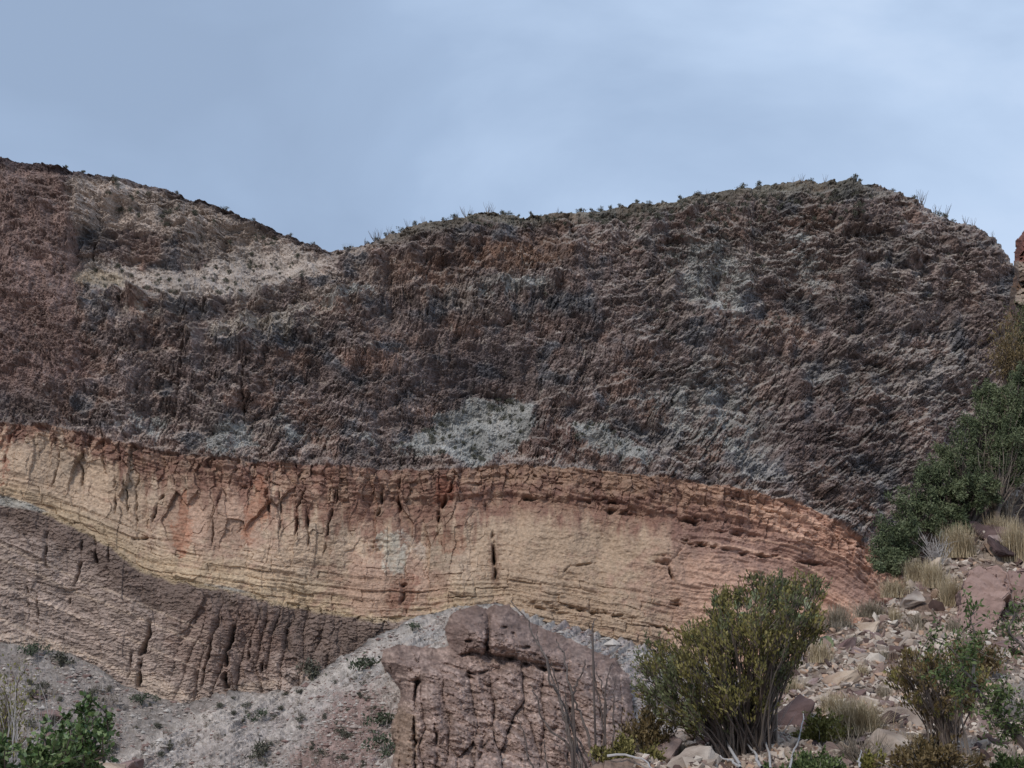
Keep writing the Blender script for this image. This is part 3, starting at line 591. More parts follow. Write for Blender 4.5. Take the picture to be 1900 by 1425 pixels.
def col_main(U, V, sdv):
    m1 = fbm(U / 50., V / 26., 4, 321); a, b = rot(U, V, -22); m2 = fbm(a / 30., b / 8., 4, 323); m3 = fbm(U / 6., V / 5., 3, 325)
    c = C3(.27, .20, .17) * np.ones(U.shape)[..., None]
    c = mixc(c, C3(.38, .29, .245), sst(-.15, .4, m1 + .3 * m3)); c = mixc(c, C3(.47, .375, .32), .75 * sst(.15, .5, m2 + .4 * m3) * sst(1200, 1260, V))
    c = mixc(c, C3(.18, .13, .11), .7 * sst(.05, .45, fbm(U / 34., V / 30., 4, 327) + .25 * sst(1215, 1190, V)))
    c = mixc(c, C3(.28, .2, .13), .5 * sst(.2, .6, blob(U, V, 750, 1370, 30, 60) + .4 * m2))
    return 1.2 * c * (.9 + .5 * m3[..., None])
def rel_knob(U, V):
    r = 1.3 * fbm(U / 26., V / 22., 4, 341) + .6 * fbm(U / 8., V / 7., 3, 343) + .25 * facets(U / 8., V / 8., 345)[0]
    d = linedist(U + 5 * fbm(U / 12., V / 12., 3, 346), V, [(903,1125),(907,1165),(902,1210)]); r = r - 4 * np.exp(-(d / 4.) ** 2)
    for cx, cy, rx, ry in ((918,1145,4,2.5), (935,1165,7,3), (952,1175,4,3), (895,1143,4,3), (976,1202,8,3), (870,1190,8,3), (995,1190,6,3)): r = r - 1.8 * blob(U, V, cx, cy, rx, ry, 0, 1.5)
    return r
def col_knob(U, V, sdv):
    m1 = fbm(U / 30., V / 26., 4, 351); m3 = fbm(U / 6., V / 5., 3, 353); c = C3(.19, .135, .115) * np.ones(U.shape)[..., None]
    c = mixc(c, C3(.29, .215, .185), sst(-.1, .4, m1 + .4 * m3)); c = mixc(c, C3(.12, .09, .08), .6 * sst(.1, .5, -m1 + .3 * m3)); return 1.15 * c * (.9 + .5 * m3[..., None])
KNOB = [(832,1202),(826,1172),(836,1142),(855,1130),(885,1125),(903,1130),(920,1123),(945,1124),(962,1140),(990,1160),(1040,1178),(1090,1202),(1140,1224),(1165,1246),(1130,1250),(1095,1244),(1050,1240),(990,1228),(905,1212),(850,1212)]
def rel_all(U, V):
    wu = U + 7 * fbm(U / 20., V / 20., 4, 371); wv = V + 7 * fbm(U / 20., V / 20., 4, 372); sd = polysd(wu, wv, KNOB); k = sst(-3, 3, sd); t = np.clip((sd + 2) / 22., 0, 1)
    d1 = polysd(wu, wv, [(826,1110),(903,1110),(906,1212),(826,1212)]); d2 = polysd(wu, wv, [(907,1110),(985,1110),(1000,1230),(907,1214)])
    lob = 1.8 * np.sqrt(1 - (1 - np.clip(np.maximum(d1, d2) / 26., 0, 1)) ** 2)
    return (1 - k) * rel_main(U, V) + k * (rel_knob(U, V) + .75 * fbm(U / 30., V / 12., 5, 373) + .5 * facets(U / 17., V / 12., 374, tilt=.8)[0] + .4 * rel_main(U, V) * sst(960, 1010, U) + 2.4 * np.sqrt(1 - (1 - t) ** 2) * sst(1120, 960, U) + 1.5 * t * sst(1250, 1000, U) + lob * sst(1010, 940, U))
def col_all(U, V, sdv):
    wu = U + 9 * fbm(U / 20., V / 20., 4, 371); wv = V + 9 * fbm(U / 20., V / 20., 4, 372); k = sst(-8, 8, polysd(wu, wv, KNOB))
    return mixc(col_main(U, V, sdv), col_knob(U, V, sdv) * 1.1, k * .4) * C3(.95, .91, .90) * (1 + .5 * fbm(U / 24., V / 9., 4, 375))[..., None]
tag(outcrop('rock_outcrop', [(735,1196),(770,1200),(810,1204),(832,1198),(826,1172),(836,1142),(855,1130),(885,1125),(903,1130),(920,1123),(945,1124),(962,1140),(990,1160),(1040,1178),(1090,1202),(1140,1224),(1165,1255),(1172,1300),(1185,1360),(1200,1440),(1200,1600),
    (725,1600),(720,1440),(733,1395),(726,1350),(742,1305),(744,1280),(728,1256),(712,1240),(706,1222),(715,1205)], 1425, 6, 331, col_all, rel_all, Rr=60., lean_=.07),
    'big mauve brown rock outcrop with a double knob on top amid the grey scree', 'rock outcrop')
# loose rubble on the scree: nobody could count it
rnt = np.random.RandomState(21); vs, fs, cs, off = [], [], [], 0
oct_v = np.array([[1, 0, 0], [-1, 0, 0], [0, 1, 0], [0, -1, 0], [0, 0, 1], [0, 0, -1]], float) * .5; oct_f = np.array([[0, 2, 4], [2, 1, 4], [1, 3, 4], [3, 0, 4], [2, 0, 5], [1, 2, 5], [3, 1, 5], [0, 3, 5]])
n_r = 30000; ru = rnt.uniform(-5, 1250, n_r); rv = contact(ru) + rnt.uniform(2, 330, n_r)
rdn = .45 + .9 * fbm(ru / 60., rv / 30., 3, 371) + 1.0 * np.exp(-((ru - 660) / 80) ** 2 - ((rv - 1350) / 80) ** 2) + .8 * np.exp(-((ru - 1140) / 60) ** 2 - ((rv - 1280) / 60) ** 2)
for q in range(n_r):
    if rv[q] > 1440 or rnt.rand() > rdn[q]: continue
    i = min(int(np.searchsorted(ut, ru[q])), len(ut) - 1); j = int(np.argmin(np.abs(Vt[:, i] - rv[q]))); p = Pt[j, i]
    s_ = (1.4 + rnt.gamma(1.5, 1.5)) * .121 * p[1] / 300 * 1.25; v_ = oct_v * rnt.uniform(.6, 1.3, (6, 3)) * [1.3, 1, .7] * s_
    vs.append(v_ + p); fs.append(oct_f + off); off += 6
    cs.append(np.tile(np.array([(.42, .37, .33), (.34, .28, .25), (.25, .17, .15), (.50, .46, .42)][rnt.choice(4, p=[.35, .3, .2, .15])]) * rnt.uniform(.85, 1.15), (6, 1)))
tag(mesh_np('rubble', np.concatenate(vs), np.concatenate(fs), M_talus, colour=np.concatenate(cs)), 'loose rubble strewn over the grey scree', kind='stuff')

# ---- valley floor and everything out to the horizon
gx = np.concatenate([-np.geomspace(9000, 140, 26), np.linspace(-130, 130, 131), np.geomspace(140, 9000, 26)])
gyy = np.concatenate([[-9000, -3000, -900, -300, -100], np.linspace(-60, 150, 141), np.linspace(158, 600, 50), np.geomspace(700, 12000, 20)])
Gx, Gy = np.meshgrid(gx, gyy)
fall = sst(13, 125, Gy + .25 * np.minimum(Gx, 0)); Gz = -34 * fall - .35 + .5 * fbm(Gx / 9., Gy / 9., 3, 401) * sst(3, 12, np.abs(Gy)) + .25 * fbm(Gx / 2.5, Gy / 2.5, 3, 402)
Gz = np.where(Gy < -5, Gz + .05 * (-5 - np.maximum(Gy, -80)), Gz)
# behind the viewpoint and beside it the canyon climbs away
idg = np.arange(Gx.size).reshape(Gx.shape)
Fg = np.stack([idg[:-1, :-1], idg[:-1, 1:], idg[1:, 1:], idg[1:, :-1]], -1).reshape(-1, 4)
M_ground = rock_mat('ground', colour=[(.20, .155, .13), (.30, .24, .20), (.37, .31, .27)], s1=.7, s2=9., bump=.4, var=.25, dist=.1)
tag(mesh_np('ground', np.stack([Gx, Gy, Gz], -1), Fg, M_ground, smooth=True), 'stony valley floor', kind='structure')
# ================================================================== the near stony hillside at the right
crest = curve([(500,1560),(800,1520),(1000,1470),(1080,1435),(1150,1408),(1250,1375),(1330,1318),(1420,1262),(1500,1207),(1560,1168),(1620,1140),(1680,1092),(1730,1046),(1780,1000),(1825,960),(1860,925),
    (1900,880),(1980,820),(2100,740),(2300,640),(2700,520)])
def nearY(U, V):
    V = np.asarray(V, float); U = np.asarray(U, float)
    y = np.where(V < 1425, 7 + (1425 - V) * .0195, 7 - 3.4 * (1 - np.exp(-(V - 1425) / 330.)))
    return y + .9 * sst(1900, 1200, U) * sst(1500, 1100, V)
un = np.concatenate([np.linspace(520, 1080, 70, endpoint=False), np.arange(1080, 1925, 1.7), np.linspace(1927, 2690, 90)])
nrn = 430
cn = crest(un) + 4 * fbm(un / 14., un * 0, 4, 501) * sst(2400, 1900, un)
Un, tn = np.meshgrid(un, np.linspace(0, 1, nrn)); Vn = 2300 + (cn[None, :] - 2300) * (1 - (1 - tn) ** 1.6)
Yn = nearY(Un, Vn); Pn = at(Un, Vn, Yn)
X_, Y_, Z_ = Pn[..., 0], Pn[..., 1], Pn[..., 2]
hN = .10 * fbm(X_ * 1.6, Y_ * 1.6, 4, 503) + .07 * shingles(X_ * 4.2, (Z_ + Y_ * .35) * 6., 505, bias=.5)[0] * .6 + .02 * fbm(X_ * 14, (Z_ + Y_ * .4) * 14, 3, 507)
steep = 0 * Un
hN = hN + steep * (.35 * shingles(X_ * 1.6, Z_ * 1.3, 509, bias=.5)[0])
Pn[..., 2] += hN * (1 - .6 * steep); Pn[..., 1] -= .5 * hN + .6 * hN * steep
q1 = fbm(X_ * 1.1, (Z_ + .35 * Y_) * 1.8, 4, 511); q2 = fbm(X_ * 9, (Z_ + .4 * Y_) * 12, 3, 513)
cnr = C3(.22, .155, .12) * np.ones(Un.shape)[..., None]
cnr = mixc(cnr, C3(.33, .27, .22), sst(-.1, .4, q1)); cnr = mixc(cnr, C3(.15, .105, .085), .7 * sst(0, .4, q2))

backn = [Pn[-1]]; cbn = [cnr[-1]]
for k in range(1, 9):
    q = Pn[-1].copy(); q[:, 1] += .5 * k; q[:, 2] -= .22 * k + .05 * k * k; backn.append(q); cbn.append(cnr[-1])
PN = np.concatenate([Pn, np.array(backn[1:])], 0); CN = np.concatenate([cnr, np.array(cbn[1:])], 0)
idn = np.arange(PN.shape[0] * PN.shape[1]).reshape(PN.shape[:2])
FN = np.stack([idn[:-1, :-1], idn[:-1, 1:], idn[1:, 1:], idn[1:, :-1]], -1).reshape(-1, 4)
M_near = rock_mat('hillside', s1=5., s2=30., bump=.5, var=.35, dist=.04)
tag(mesh_np('hillside', PN, FN, M_near, colour=CN.reshape(-1, 3)), 'stony hillside rising to the right', kind='structure')
# ---- the brown crag that climbs out of the picture at the right edge
co = [(1850,1010),(1862,930),(1862,860),(1860,790),(1862,720),(1870,660),(1877,600),(1882,560),(1888,515),(1893,492),(1889,468),(1897,446),(1908,432),(1950,405),(2020,350),(2200,260),(2500,330),(2600,700),(2500,1010)]
Uc, Vc = np.meshgrid(np.concatenate([np.arange(1815, 1930, 1.5), np.arange(1931, 2620, 7.)]), np.arange(230, 1020, 1.8))
wcu = Uc + 10 * fbm(Uc / 30., Vc / 30., 4, 551); wcv = Vc + 10 * fbm(Uc / 30., Vc / 30., 4, 553)
sdc = polysd(wcu, wcv, co); 
def cragY(U, V): return 17.5 + (1000 - V) * .012
Yc = cragY(Uc, Vc) - 1.6 * (1 - np.exp(-np.maximum(sdc, 0) / 45.)) + np.where(sdc < 0, -sdc * .35, 0)
rlc = shingles(Uc / 20., Vc / 26., 555, bias=.6)
Yc -= (.30 * rlc[0] + .35 * fbm(Uc / 30., Vc / 40., 4, 557)) * sst(-2, 6, sdc) + .1 * shingles(Uc / 8., Vc / 8., 559)[0]
Pc = at(Uc, Vc, Yc); r1 = fbm(Uc / 40., Vc / 40., 3, 561); r2 = fbm(Uc / 7., Vc / 7., 3, 563)
cc = C3(.24, .165, .12) * np.ones(Uc.shape)[..., None]
cc = mixc(cc, C3(.30, .17, .10), sst(-.1, .3, r1)); cc = mixc(cc, C3(.16, .115, .08), .8 * sst(0, .4, r2 + .4 * r1)); cc = mixc(cc, C3(.40, .31, .24), .7 * sst(.72, .9, rlc[1]))
cc = mixc(cc, C3(.25, .105, .08), sst(-12, 12, 505 - Vc + 60 * r1 + 20 * r2) * sst(2300, 1950, Uc + 160 * r1)); cc = cc * .75 * (.8 + .4 * rlc[1][..., None])
idc = np.arange(Uc.size).reshape(Uc.shape); okc = sdc > -10
fkc = okc[:-1, :-1] & okc[1:, :-1] & okc[1:, 1:] & okc[:-1, 1:]
fc_ = np.stack([idc[:-1, :-1], idc[1:, :-1], idc[1:, 1:], idc[:-1, 1:]], -1)[fkc]; uq, inv = np.unique(fc_, return_inverse=True)
M_crag = rock_mat('crag', s1=2., s2=12., bump=.5, var=.3, dist=.1)
tag(mesh_np('crag', Pc.reshape(-1, 3)[uq], inv.reshape(-1, 4), M_crag, colour=cc.reshape(-1, 3)[uq]), 'brown and rust red crag at the right edge beside the notch of sky', 'crag')
def crag_pt(u, v): return at(u, v, float(cragY(u, v)) - 1.0)
def near_pt(u, v):
    i = int(np.argmin(np.abs(un - u))); j = int(np.argmin(np.abs(Vn[:, i] - v))); return Pn[j, i].copy()
def px_size(px, Y): return px / 950 * T * Y

# ---- stones: angular broken slabs
def hull_stone(seed, flat=.45, n=11, sub=0):
    r = random.Random(seed); bm = bmesh.new()
    for _ in range(n):
        v = np.array([r.gauss(0, 1) for _ in range(3)]); v /= max(abs(v)) * (.85 + .3 * r.random())
        bm.verts.new((v[0] * .5, v[1] * .42, v[2] * .5 * flat))
    res = bmesh.ops.convex_hull(bm, input=bm.verts)
    bmesh.ops.delete(bm, geom=list({e for e in res['geom_interior'] + res['geom_unused'] if isinstance(e, bmesh.types.BMVert)}), context='VERTS')
    bmesh.ops.triangulate(bm, faces=bm.faces)
    bm.verts.ensure_lookup_table(); bm.verts.index_update()
    v = np.array([q.co for q in bm.verts]); f = np.array([[q.index for q in fc.verts] for fc in bm.faces]); bm.free(); return v, f
STN = [hull_stone(900 + i, flat=.28 + .3 * (i % 4) / 3, n=9 + i % 5) for i in range(14)]
def refined(v, f, cuts, amp, seed, sc=3.):
    me = bpy.data.meshes.new('tmp'); bm = bmesh.new(); vs = [bm.verts.new(p) for p in v]
    for q in f:
        try: bm.faces.new([vs[i] for i in q])
        except ValueError: pass
    bmesh.ops.bevel(bm, geom=bm.edges[:] , offset=.02, segments=1, affect='EDGES', profile=.7)
    bmesh.ops.triangulate(bm, faces=bm.faces)
    for _ in range(cuts): bmesh.ops.subdivide_edges(bm, edges=[e for e in bm.edges if e.calc_length() > .035], cuts=1, use_grid_fill=True)
    bmesh.ops.triangulate(bm, faces=bm.faces)
    bmesh.ops.recalc_face_normals(bm, faces=bm.faces)
    bm.normal_update(); bm.verts.index_update()
    P_ = np.array([q.co for q in bm.verts]); Nn = np.array([q.normal for q in bm.verts])
    d = fbm(P_[:, 0] * sc + P_[:, 2] * 1.7, P_[:, 1] * sc - P_[:, 2] * sc, 4, seed) + .5 * shingles(P_[:, 0] * sc * 1.6 + P_[:, 1], P_[:, 2] * sc * 2.5 + P_[:, 1] * sc, seed + 2)[0]
    P_ = P_ + Nn * (d * amp)[:, None]
    F_ = np.array([[q.index for q in fc.verts] for fc in bm.faces]); bm.free(); bpy.data.meshes.remove(me); return P_, F_
def rotm(ax, ay, az):
    cx, sx_, cy, sy, cz, sz = math.cos(ax), math.sin(ax), math.cos(ay), math.sin(ay), math.cos(az), math.sin(az)
    return np.array([[cz * cy, cz * sy * sx_ - sz * cx, cz * sy * cx + sz * sx_], [sz * cy, sz * sy * sx_ + cz * cx, sz * sy * cx - cz * sx_], [-sy, cy * sx_, cy * cx]])
M_st = [rock_mat('pale_stone', [(.24, .185, .155), (.37, .30, .25), (.49, .42, .36)], 2., 25., .4, .2, .02),
        rock_mat('tan_stone', [(.30, .21, .16), (.42, .31, .23), (.50, .40, .31)], 2., 25., .4, .2, .02),
        rock_mat('mauve_stone', [(.20, .13, .12), (.27, .19, .17), (.36, .28, .26)], 2., 25., .4, .2, .02),
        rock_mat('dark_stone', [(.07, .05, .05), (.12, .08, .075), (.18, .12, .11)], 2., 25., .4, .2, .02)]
rs = random.Random(5)
def in_gravel(u, v): return v > crest(u) + 3
# gravel: what nobody could count, one object
gv, gf, off = [], [], 0
gcol = []
nr_ = np.random.RandomState(11)
for _ in range(31000):
    u = nr_.uniform(1180, 1925) if _ < 24000 else nr_.uniform(1925, 2350); v = nr_.uniform(max(float(crest(u)) + 2, 700), 1470)
    if v < crest(u): continue
    dens = .5 + .9 * float(perlin(u / 70., v / 45., 521)) + .35 * math.exp(-((u - 1700) / 130) ** 2 - ((v - 1210) / 90) ** 2)
    if nr_.rand() > dens: continue
    i = min(max(int(np.searchsorted(un, u)), 0), len(un) - 1); j = int(np.argmin(np.abs(Vn[:, i] - v))); p = Pn[j, i]
    s_ = px_size(nr_.gamma(2.2, 3.6) + 3, p[1]); sv_, sf_ = STN[nr_.randint(14)]
    m = rotm(nr_.normal(0, .5) + .1, nr_.normal(0, .5) - .35, nr_.rand() * 6.28)
    gv.append((sv_ * [1, 1, 1] * s_) @ m.T + p + [0, 0, s_ * .02]); gf.append(sf_ + off); off += len(sv_)
    c = [(.49, .405, .335), (.41, .33, .27), (.29, .205, .17), (.62, .54, .46), (.46, .31, .22), (.12, .08, .07)][nr_.choice(6, p=[.27, .24, .18, .12, .1, .09])]
    gcol.append(np.tile(np.array(c) * nr_.uniform(.8, 1.15), (len(sv_), 1)))
M_grav = rock_mat('gravel', s1=6., s2=40., bump=.3, var=.18, dist=.02)
tag(mesh_np('gravel', np.concatenate(gv), np.concatenate(gf), M_grav, colour=np.concatenate(gcol)), 'pale angular stone chips covering the near hillside', kind='stuff')
STM = {}
def stone(u, v, size_px, mat_i, var, rotv, label, cat='rock', name='rock', group=None, sink=.12, squash=(1, 1, 1), up=0):
    key = (var, mat_i, squash)
    p = near_pt(u, v); s_ = px_size(size_px, p[1])
    if key not in STM:
        vv, ff = STN[var]; vv, ff = refined(vv * squash, ff, 2, .055, var); me = mesh_np(name, vv, ff, M_st[mat_i]).data; bpy.data.objects.remove(bpy.data.objects[-1]) if False else None
        for o in [o for o in bpy.data.objects if o.data == me]: bpy.data.objects.remove(o)
        STM[key] = me
    o = bpy.data.objects.new(name, STM[key]); col.objects.link(o)
    o.location = (p[0], p[1], p[2] + s_ * (.2 - sink) + up); o.scale = (s_, s_, s_); o.rotation_euler = rotv
    return tag(o, label, cat, group)
k = 0; tries = 0
while k < 230 and tries < 4000:
    tries += 1
    u = rs.uniform(1230, 1900); v = rs.uniform(max(float(crest(u)) + 6, 960), 1430)
    if v < crest(u) + 6: continue
    if 1770 < u < 1885 and 1050 < v < 1210: continue
    stone(u, v, rs.choice([15, 17, 20, 23, 28, 36]), rs.choice([0, 0, 0, 1, 2, 2, 3]), rs.randrange(14), (rs.gauss(0, .3), rs.gauss(-.3, .3), rs.uniform(0, 6.3)),
          'loose angular stone lying among the chips on the near hillside', 'stone', 'stone', 'loose stones on the near hillside'); k += 1
# rocks one would point at
for a_args in [
    (1690,1128,66,0,1,(0,-.35,.2),'pale wedge shaped rock with a shadowed underside beside a tan grass clump'),
    (1610,1172,70,1,5,(0,-.2,.4),'flat brown slab poking from the hillside crest beside the big olive bush'),
    (1560,1275,62,1,2,(.1,-.5,.1),'tan block with a dark hollow under it between olive bush and grass clumps'),
    (1570,1215,50,2,3,(0,-.2,1.2),'dark lens shaped stone half under the gravel below the hillside crest'),
    (1650,1395,95,0,7,(.4,-.7,.5),'large pale cracked block at the bottom below the brown shrub'),
    (1690,1345,80,0,10,(.3,-.3,.8),'pale flat block just left of the base of the brown shrub'),
    (1455,1345,95,3,6,(.2,-.6,.3),'dark red brown rock right of the olive bush stems'),
    (1480,1385,60,3,9,(.1,.2,.3),'reddish dark stone under the dark rock beside the olive bush'),
    (1860,1300,90,1,8,(.2,0,.5),'rounded tan boulder under the leafy twig at the right edge'),
    (1880,1195,80,2,4,(.1,-.3,.2),'mauve slab at the right edge just below the largest boulder'),
    (1845,1225,60,0,11,(.1,-.1,.9),'rounded grey tan stone below the dark hollow of the largest boulder'),
    (1810,1300,44,0,12,(.1,-.3,.4),'small pale rounded stone left of the tan boulder'),
    (1855,1345,90,2,13,(.2,-.6,.3),'long tilted slab of mauve rock near the bottom right corner'),
    (1840,1000,70,3,2,(.4,-.2,.2),'dark rust sided stone at the top of the near hillside between two grass clumps'),
    (1868,1035,80,3,0,(.5,.1,.7),'dark upright rust brown stone above the largest boulder'),
    (1845,1028,60,1,5,(0,-.1,.2),'flat tan stone wedged between the two dark rust stones'),
    (1800,985,50,2,7,(0,-.2,.6),'mauve stone on the hillside crest beneath the dark green tree'),
    (1725,1062,50,1,9,(.1,-.7,.2),'narrow tilted brown slab on the hillside crest left of the tall grass clump'),
    (1345,1400,80,1,3,(.2,-.4,.6),'tan block behind the bare stems at the foot of the olive bush'),
    (1225,1400,70,2,6,(.1,-.5,.3),'mauve slab beside the ledge at the bottom centre'),
    (1250,1350,60,0,13,(.1,-.3,.3),'pale rock below the left end of the olive bush'),
    (1290,1425,80,0,10,(.1,-.6,.9),'pale streaked block at the bottom edge below the olive bush'),
    (1500,1200,50,1,1,(.1,-.6,.9),'brown ledge rock hollowed underneath right of the olive bush'),
    ]:
    stone(*a_args[:6], a_args[6], 'rock', 'rock', sink=.1)
# the big flat faced boulder: a thick slab tilted towards the viewer
def slab(name, poly, v_ref, thick, tilt, mat, label, seed):
    Y = float(nearY(np.mean([p[0] for p in poly]), v_ref)) - .25
    bm = bmesh.new()
    fr = []; n = len(poly); cy = np.mean([p[1] for p in poly])
    pts = []
    for k in range(n):
        a, b = poly[k], poly[(k + 1) % n]
        for t in (0, .33, .66): pts.append((a[0] + (b[0] - a[0]) * t + rs.uniform(-2, 2) * (t > 0), a[1] + (b[1] - a[1]) * t + rs.uniform(-2, 2) * (t > 0)))
    fr = [bm.verts.new(at(x, y, Y + (cy - y) * tilt)) for x, y in pts]
    bk_ = [bm.verts.new(at(x + 6, y - 6, Y + (cy - y) * tilt) + np.array([.10, thick, -.10])) for x, y in pts]
    m = len(pts); bm.faces.new(fr); bm.faces.new(bk_[::-1])
    for k in range(m): bm.faces.new([fr[k], bk_[k], bk_[(k + 1) % m], fr[(k + 1) % m]])
    bmesh.ops.recalc_face_normals(bm, faces=bm.faces)
    bmesh.ops.bevel(bm, geom=[e for e in bm.edges if len(e.link_faces) == 2 and e.calc_face_angle(0) > .8], offset=.012, segments=2, affect='EDGES')
    bmesh.ops.triangulate(bm, faces=bm.faces)
    for _ in range(6):
        ed = [e for e in bm.edges if e.calc_length() > .03]
        if not ed: break
        bmesh.ops.subdivide_edges(bm, edges=ed, cuts=1); bmesh.ops.triangulate(bm, faces=[f for f in bm.faces if len(f.verts) > 3])
    bm.normal_update(); bm.verts.index_update()
    P_ = np.array([q.co for q in bm.verts]); Nn = np.array([q.normal for q in bm.verts])
    ea, eb = rot(P_[:, 0], P_[:, 2], 20)
    d = .06 * fbm(ea * 3, eb * 5, 5, seed) + .045 * shingles(ea * 3, eb * 9, seed + 1, bias=.8)[0] + .006 * fbm(ea * 30, eb * 30, 2, seed)
    P_ = P_ + Nn * d[:, None]
    F_ = np.array([[q.index for q in fc.verts] for fc in bm.faces]); bm.free()
    return tag(mesh_np(name, P_, F_, mat), label, 'boulder')
M_slab = rock_mat('mauve_boulder', [(.24, .16, .14), (.32, .215, .185), (.38, .265, .225)], 2., 18., .5, .16, .03)
slab('boulder', [(1800,1062),(1822,1050),(1850,1047),(1872,1062),(1878,1090),(1868,1106),(1856,1118),(1860,1135),(1853,1152),(1838,1182),(1815,1192),(1782,1204),(1768,1206),(1766,1150),(1780,1130),(1784,1095)],
     1150, .55, .0035, M_slab, 'largest boulder on the near hillside, flat mauve face split by a thin crack', 601)
slab('boulder', [(1868,1060),(1890,1050),(1930,1055),(1960,1090),(1940,1150),(1900,1140),(1880,1112)], 1110, .5, .003, M_slab, 'brown boulder cut by the right edge of the picture beside the largest boulder', 611)
slab('boulder', [(1846,1150),(1880,1120),(1960,1130),(1960,1200),(1915,1235),(1865,1225),(1850,1195)], 1130, .4, .003, M_st[3], 'dark rock standing in for the shadow under the right side of the largest boulder', 621)  # dark stone colour stands in for the shade in the hollow below the overhang
for (u, v, d_, mi, lb) in ((1872, 712, 26, 0, 'small pale boulder above the dark green tree at the right edge'), (1885, 585, 34, 1, 'orange brown boulder on the crag below the notch of sky')):
    p = crag_pt(u, v); o = bpy.data.objects.new('rock', list(STM.values())[3 + mi]); o.data.materials[0]; col.objects.link(o); s_ = px_size(d_, p[1])
    o.location = p; o.scale = (s_, s_, s_ * 1.6); o.rotation_euler = (.5, .3, .4); tag(o, lb, 'rock')
# ================================================================== plants
def leaf_mat(name, cols, rough=.7, sub=.0):
    m = bpy.data.materials.new(name); m.use_nodes = True; t = m.node_tree; b = t.nodes['Principled BSDF']
    b.inputs['Roughness'].default_value = rough; b.inputs['Specular IOR Level'].default_value = .25
    a = t.nodes.new('ShaderNodeAttribute'); a.attribute_name = 'rock_colour'
    tcn = t.nodes.new('ShaderNodeTexCoord'); nz = t.nodes.new('ShaderNodeTexNoise'); nz.inputs['Scale'].default_value = 3.; t.links.new(tcn.outputs['Object'], nz.inputs[0])
    ad = t.nodes.new('ShaderNodeMath'); ad.operation = 'MULTIPLY_ADD'; ad.inputs[1].default_value = .6; t.links.new(nz.outputs['Fac'], ad.inputs[0])
    sp = t.nodes.new('ShaderNodeSeparateColor'); t.links.new(a.outputs['Color'], sp.inputs[0])
    mm = t.nodes.new('ShaderNodeMath'); mm.operation = 'MULTIPLY'; mm.inputs[1].default_value = .7; t.links.new(sp.outputs[0], mm.inputs[0]); t.links.new(mm.outputs[0], ad.inputs[2])
    r = t.nodes.new('ShaderNodeValToRGB'); t.links.new(ad.outputs[0], r.inputs[0]); el = r.color_ramp.elements
    el[0].position = .25; el[0].color = (*cols[0], 1); el[1].position = .95; el[1].color = (*cols[-1], 1)
    for i in range(1, len(cols) - 1): q = el.new(.25 + .7 * i / (len(cols) - 1)); q.color = (*cols[i], 1)
    t.links.new(r.outputs[0], b.inputs['Base Color']); return m
class Buf:
    def __init__(s): s.v = []; s.f = []; s.c = []; s.n = 0
    def quads(s, v, tint):            # v (n,4,3)
        n = len(v); s.v.append(v.reshape(-1, 3)); s.f.append(np.arange(n * 4).reshape(n, 4) + s.n); s.c.append(np.repeat(tint, 4)); s.n += n * 4
    def tube(s, pts, rad, k=5, tint=.5):
        pts = np.array(pts, float); n = len(pts); rad = np.broadcast_to(rad, (n,))
        tg = np.gradient(pts, axis=0); tg /= np.linalg.norm(tg, axis=1)[:, None] + 1e-9
        ref = np.where(np.abs(tg[:, 1:2]) < .9, np.array([[0, 1., 0]]), np.array([[1., 0, 0]])); a = np.cross(tg, ref); a /= np.linalg.norm(a, axis=1)[:, None] + 1e-9; b = np.cross(tg, a)
        th = np.arange(k) / k * 2 * np.pi
        ring = pts[:, None] + rad[:, None, None] * (a[:, None] * np.cos(th)[None, :, None] + b[:, None] * np.sin(th)[None, :, None])
        i = np.arange(n - 1)[:, None] * k; j = np.arange(k)[None]; j2 = (j + 1) % k
        f = np.stack([i + j, i + j2, i + k + j2, i + k + j], -1).reshape(-1, 4) + s.n
        s.v.append(ring.reshape(-1, 3)); s.f.append(f); s.c.append(np.full(n * k, tint)); s.n += n * k
    def build(s, name, mat, parent=None, smooth=False):
        c = np.concatenate(s.c); return mesh_np(name, np.concatenate(s.v), np.concatenate(s.f), mat, parent, smooth, np.stack([c, c, c], -1))
def leaves(buf, centres, size, rnd, aspect=.45, up=.0, dirs=None, tint=(0, 1), jit=.35):
    """small leaf blades, one bent-free quad each, turned every way (or along dirs)"""
    n = len(centres); d = rnd.normal(size=(n, 3)); d[:, 2] += up
    if dirs is not None: d = dirs + .55 * d * .6
    d /= np.linalg.norm(d, axis=1)[:, None] + 1e-9
    e = np.cross(d, rnd.normal(size=(n, 3))); e /= np.linalg.norm(e, axis=1)[:, None] + 1e-9
    L = size * (1 - jit + 2 * jit * rnd.rand(n))[:, None]; W = L * aspect * .5
    v = np.stack([centres, centres + d * L * .5 + e * W, centres + d * L, centres + d * L * .5 - e * W], 1)
    buf.quads(v, tint[0] + (tint[1] - tint[0]) * rnd.rand(n))
M_wood = leaf_mat('brown_wood', [(.05, .038, .032), (.13, .10, .085), (.22, .18, .15)])
M_grey = leaf_mat('grey_wood', [(.20, .18, .17), (.36, .33, .31), (.48, .45, .43)])
M_cane = leaf_mat('cane_bark', [(.07, .052, .045), (.12, .095, .085), (.19, .16, .14)])
M_far = leaf_mat('far_leaf', [(.060, .062, .045), (.105, .105, .078), (.17, .16, .125)])
M_fart = leaf_mat('far_twig', [(.14, .115, .09), (.22, .185, .15), (.30, .26, .21)])
M_far2 = leaf_mat('far_leaf_green', [(.045, .058, .04), (.08, .10, .065), (.12, .14, .09)])
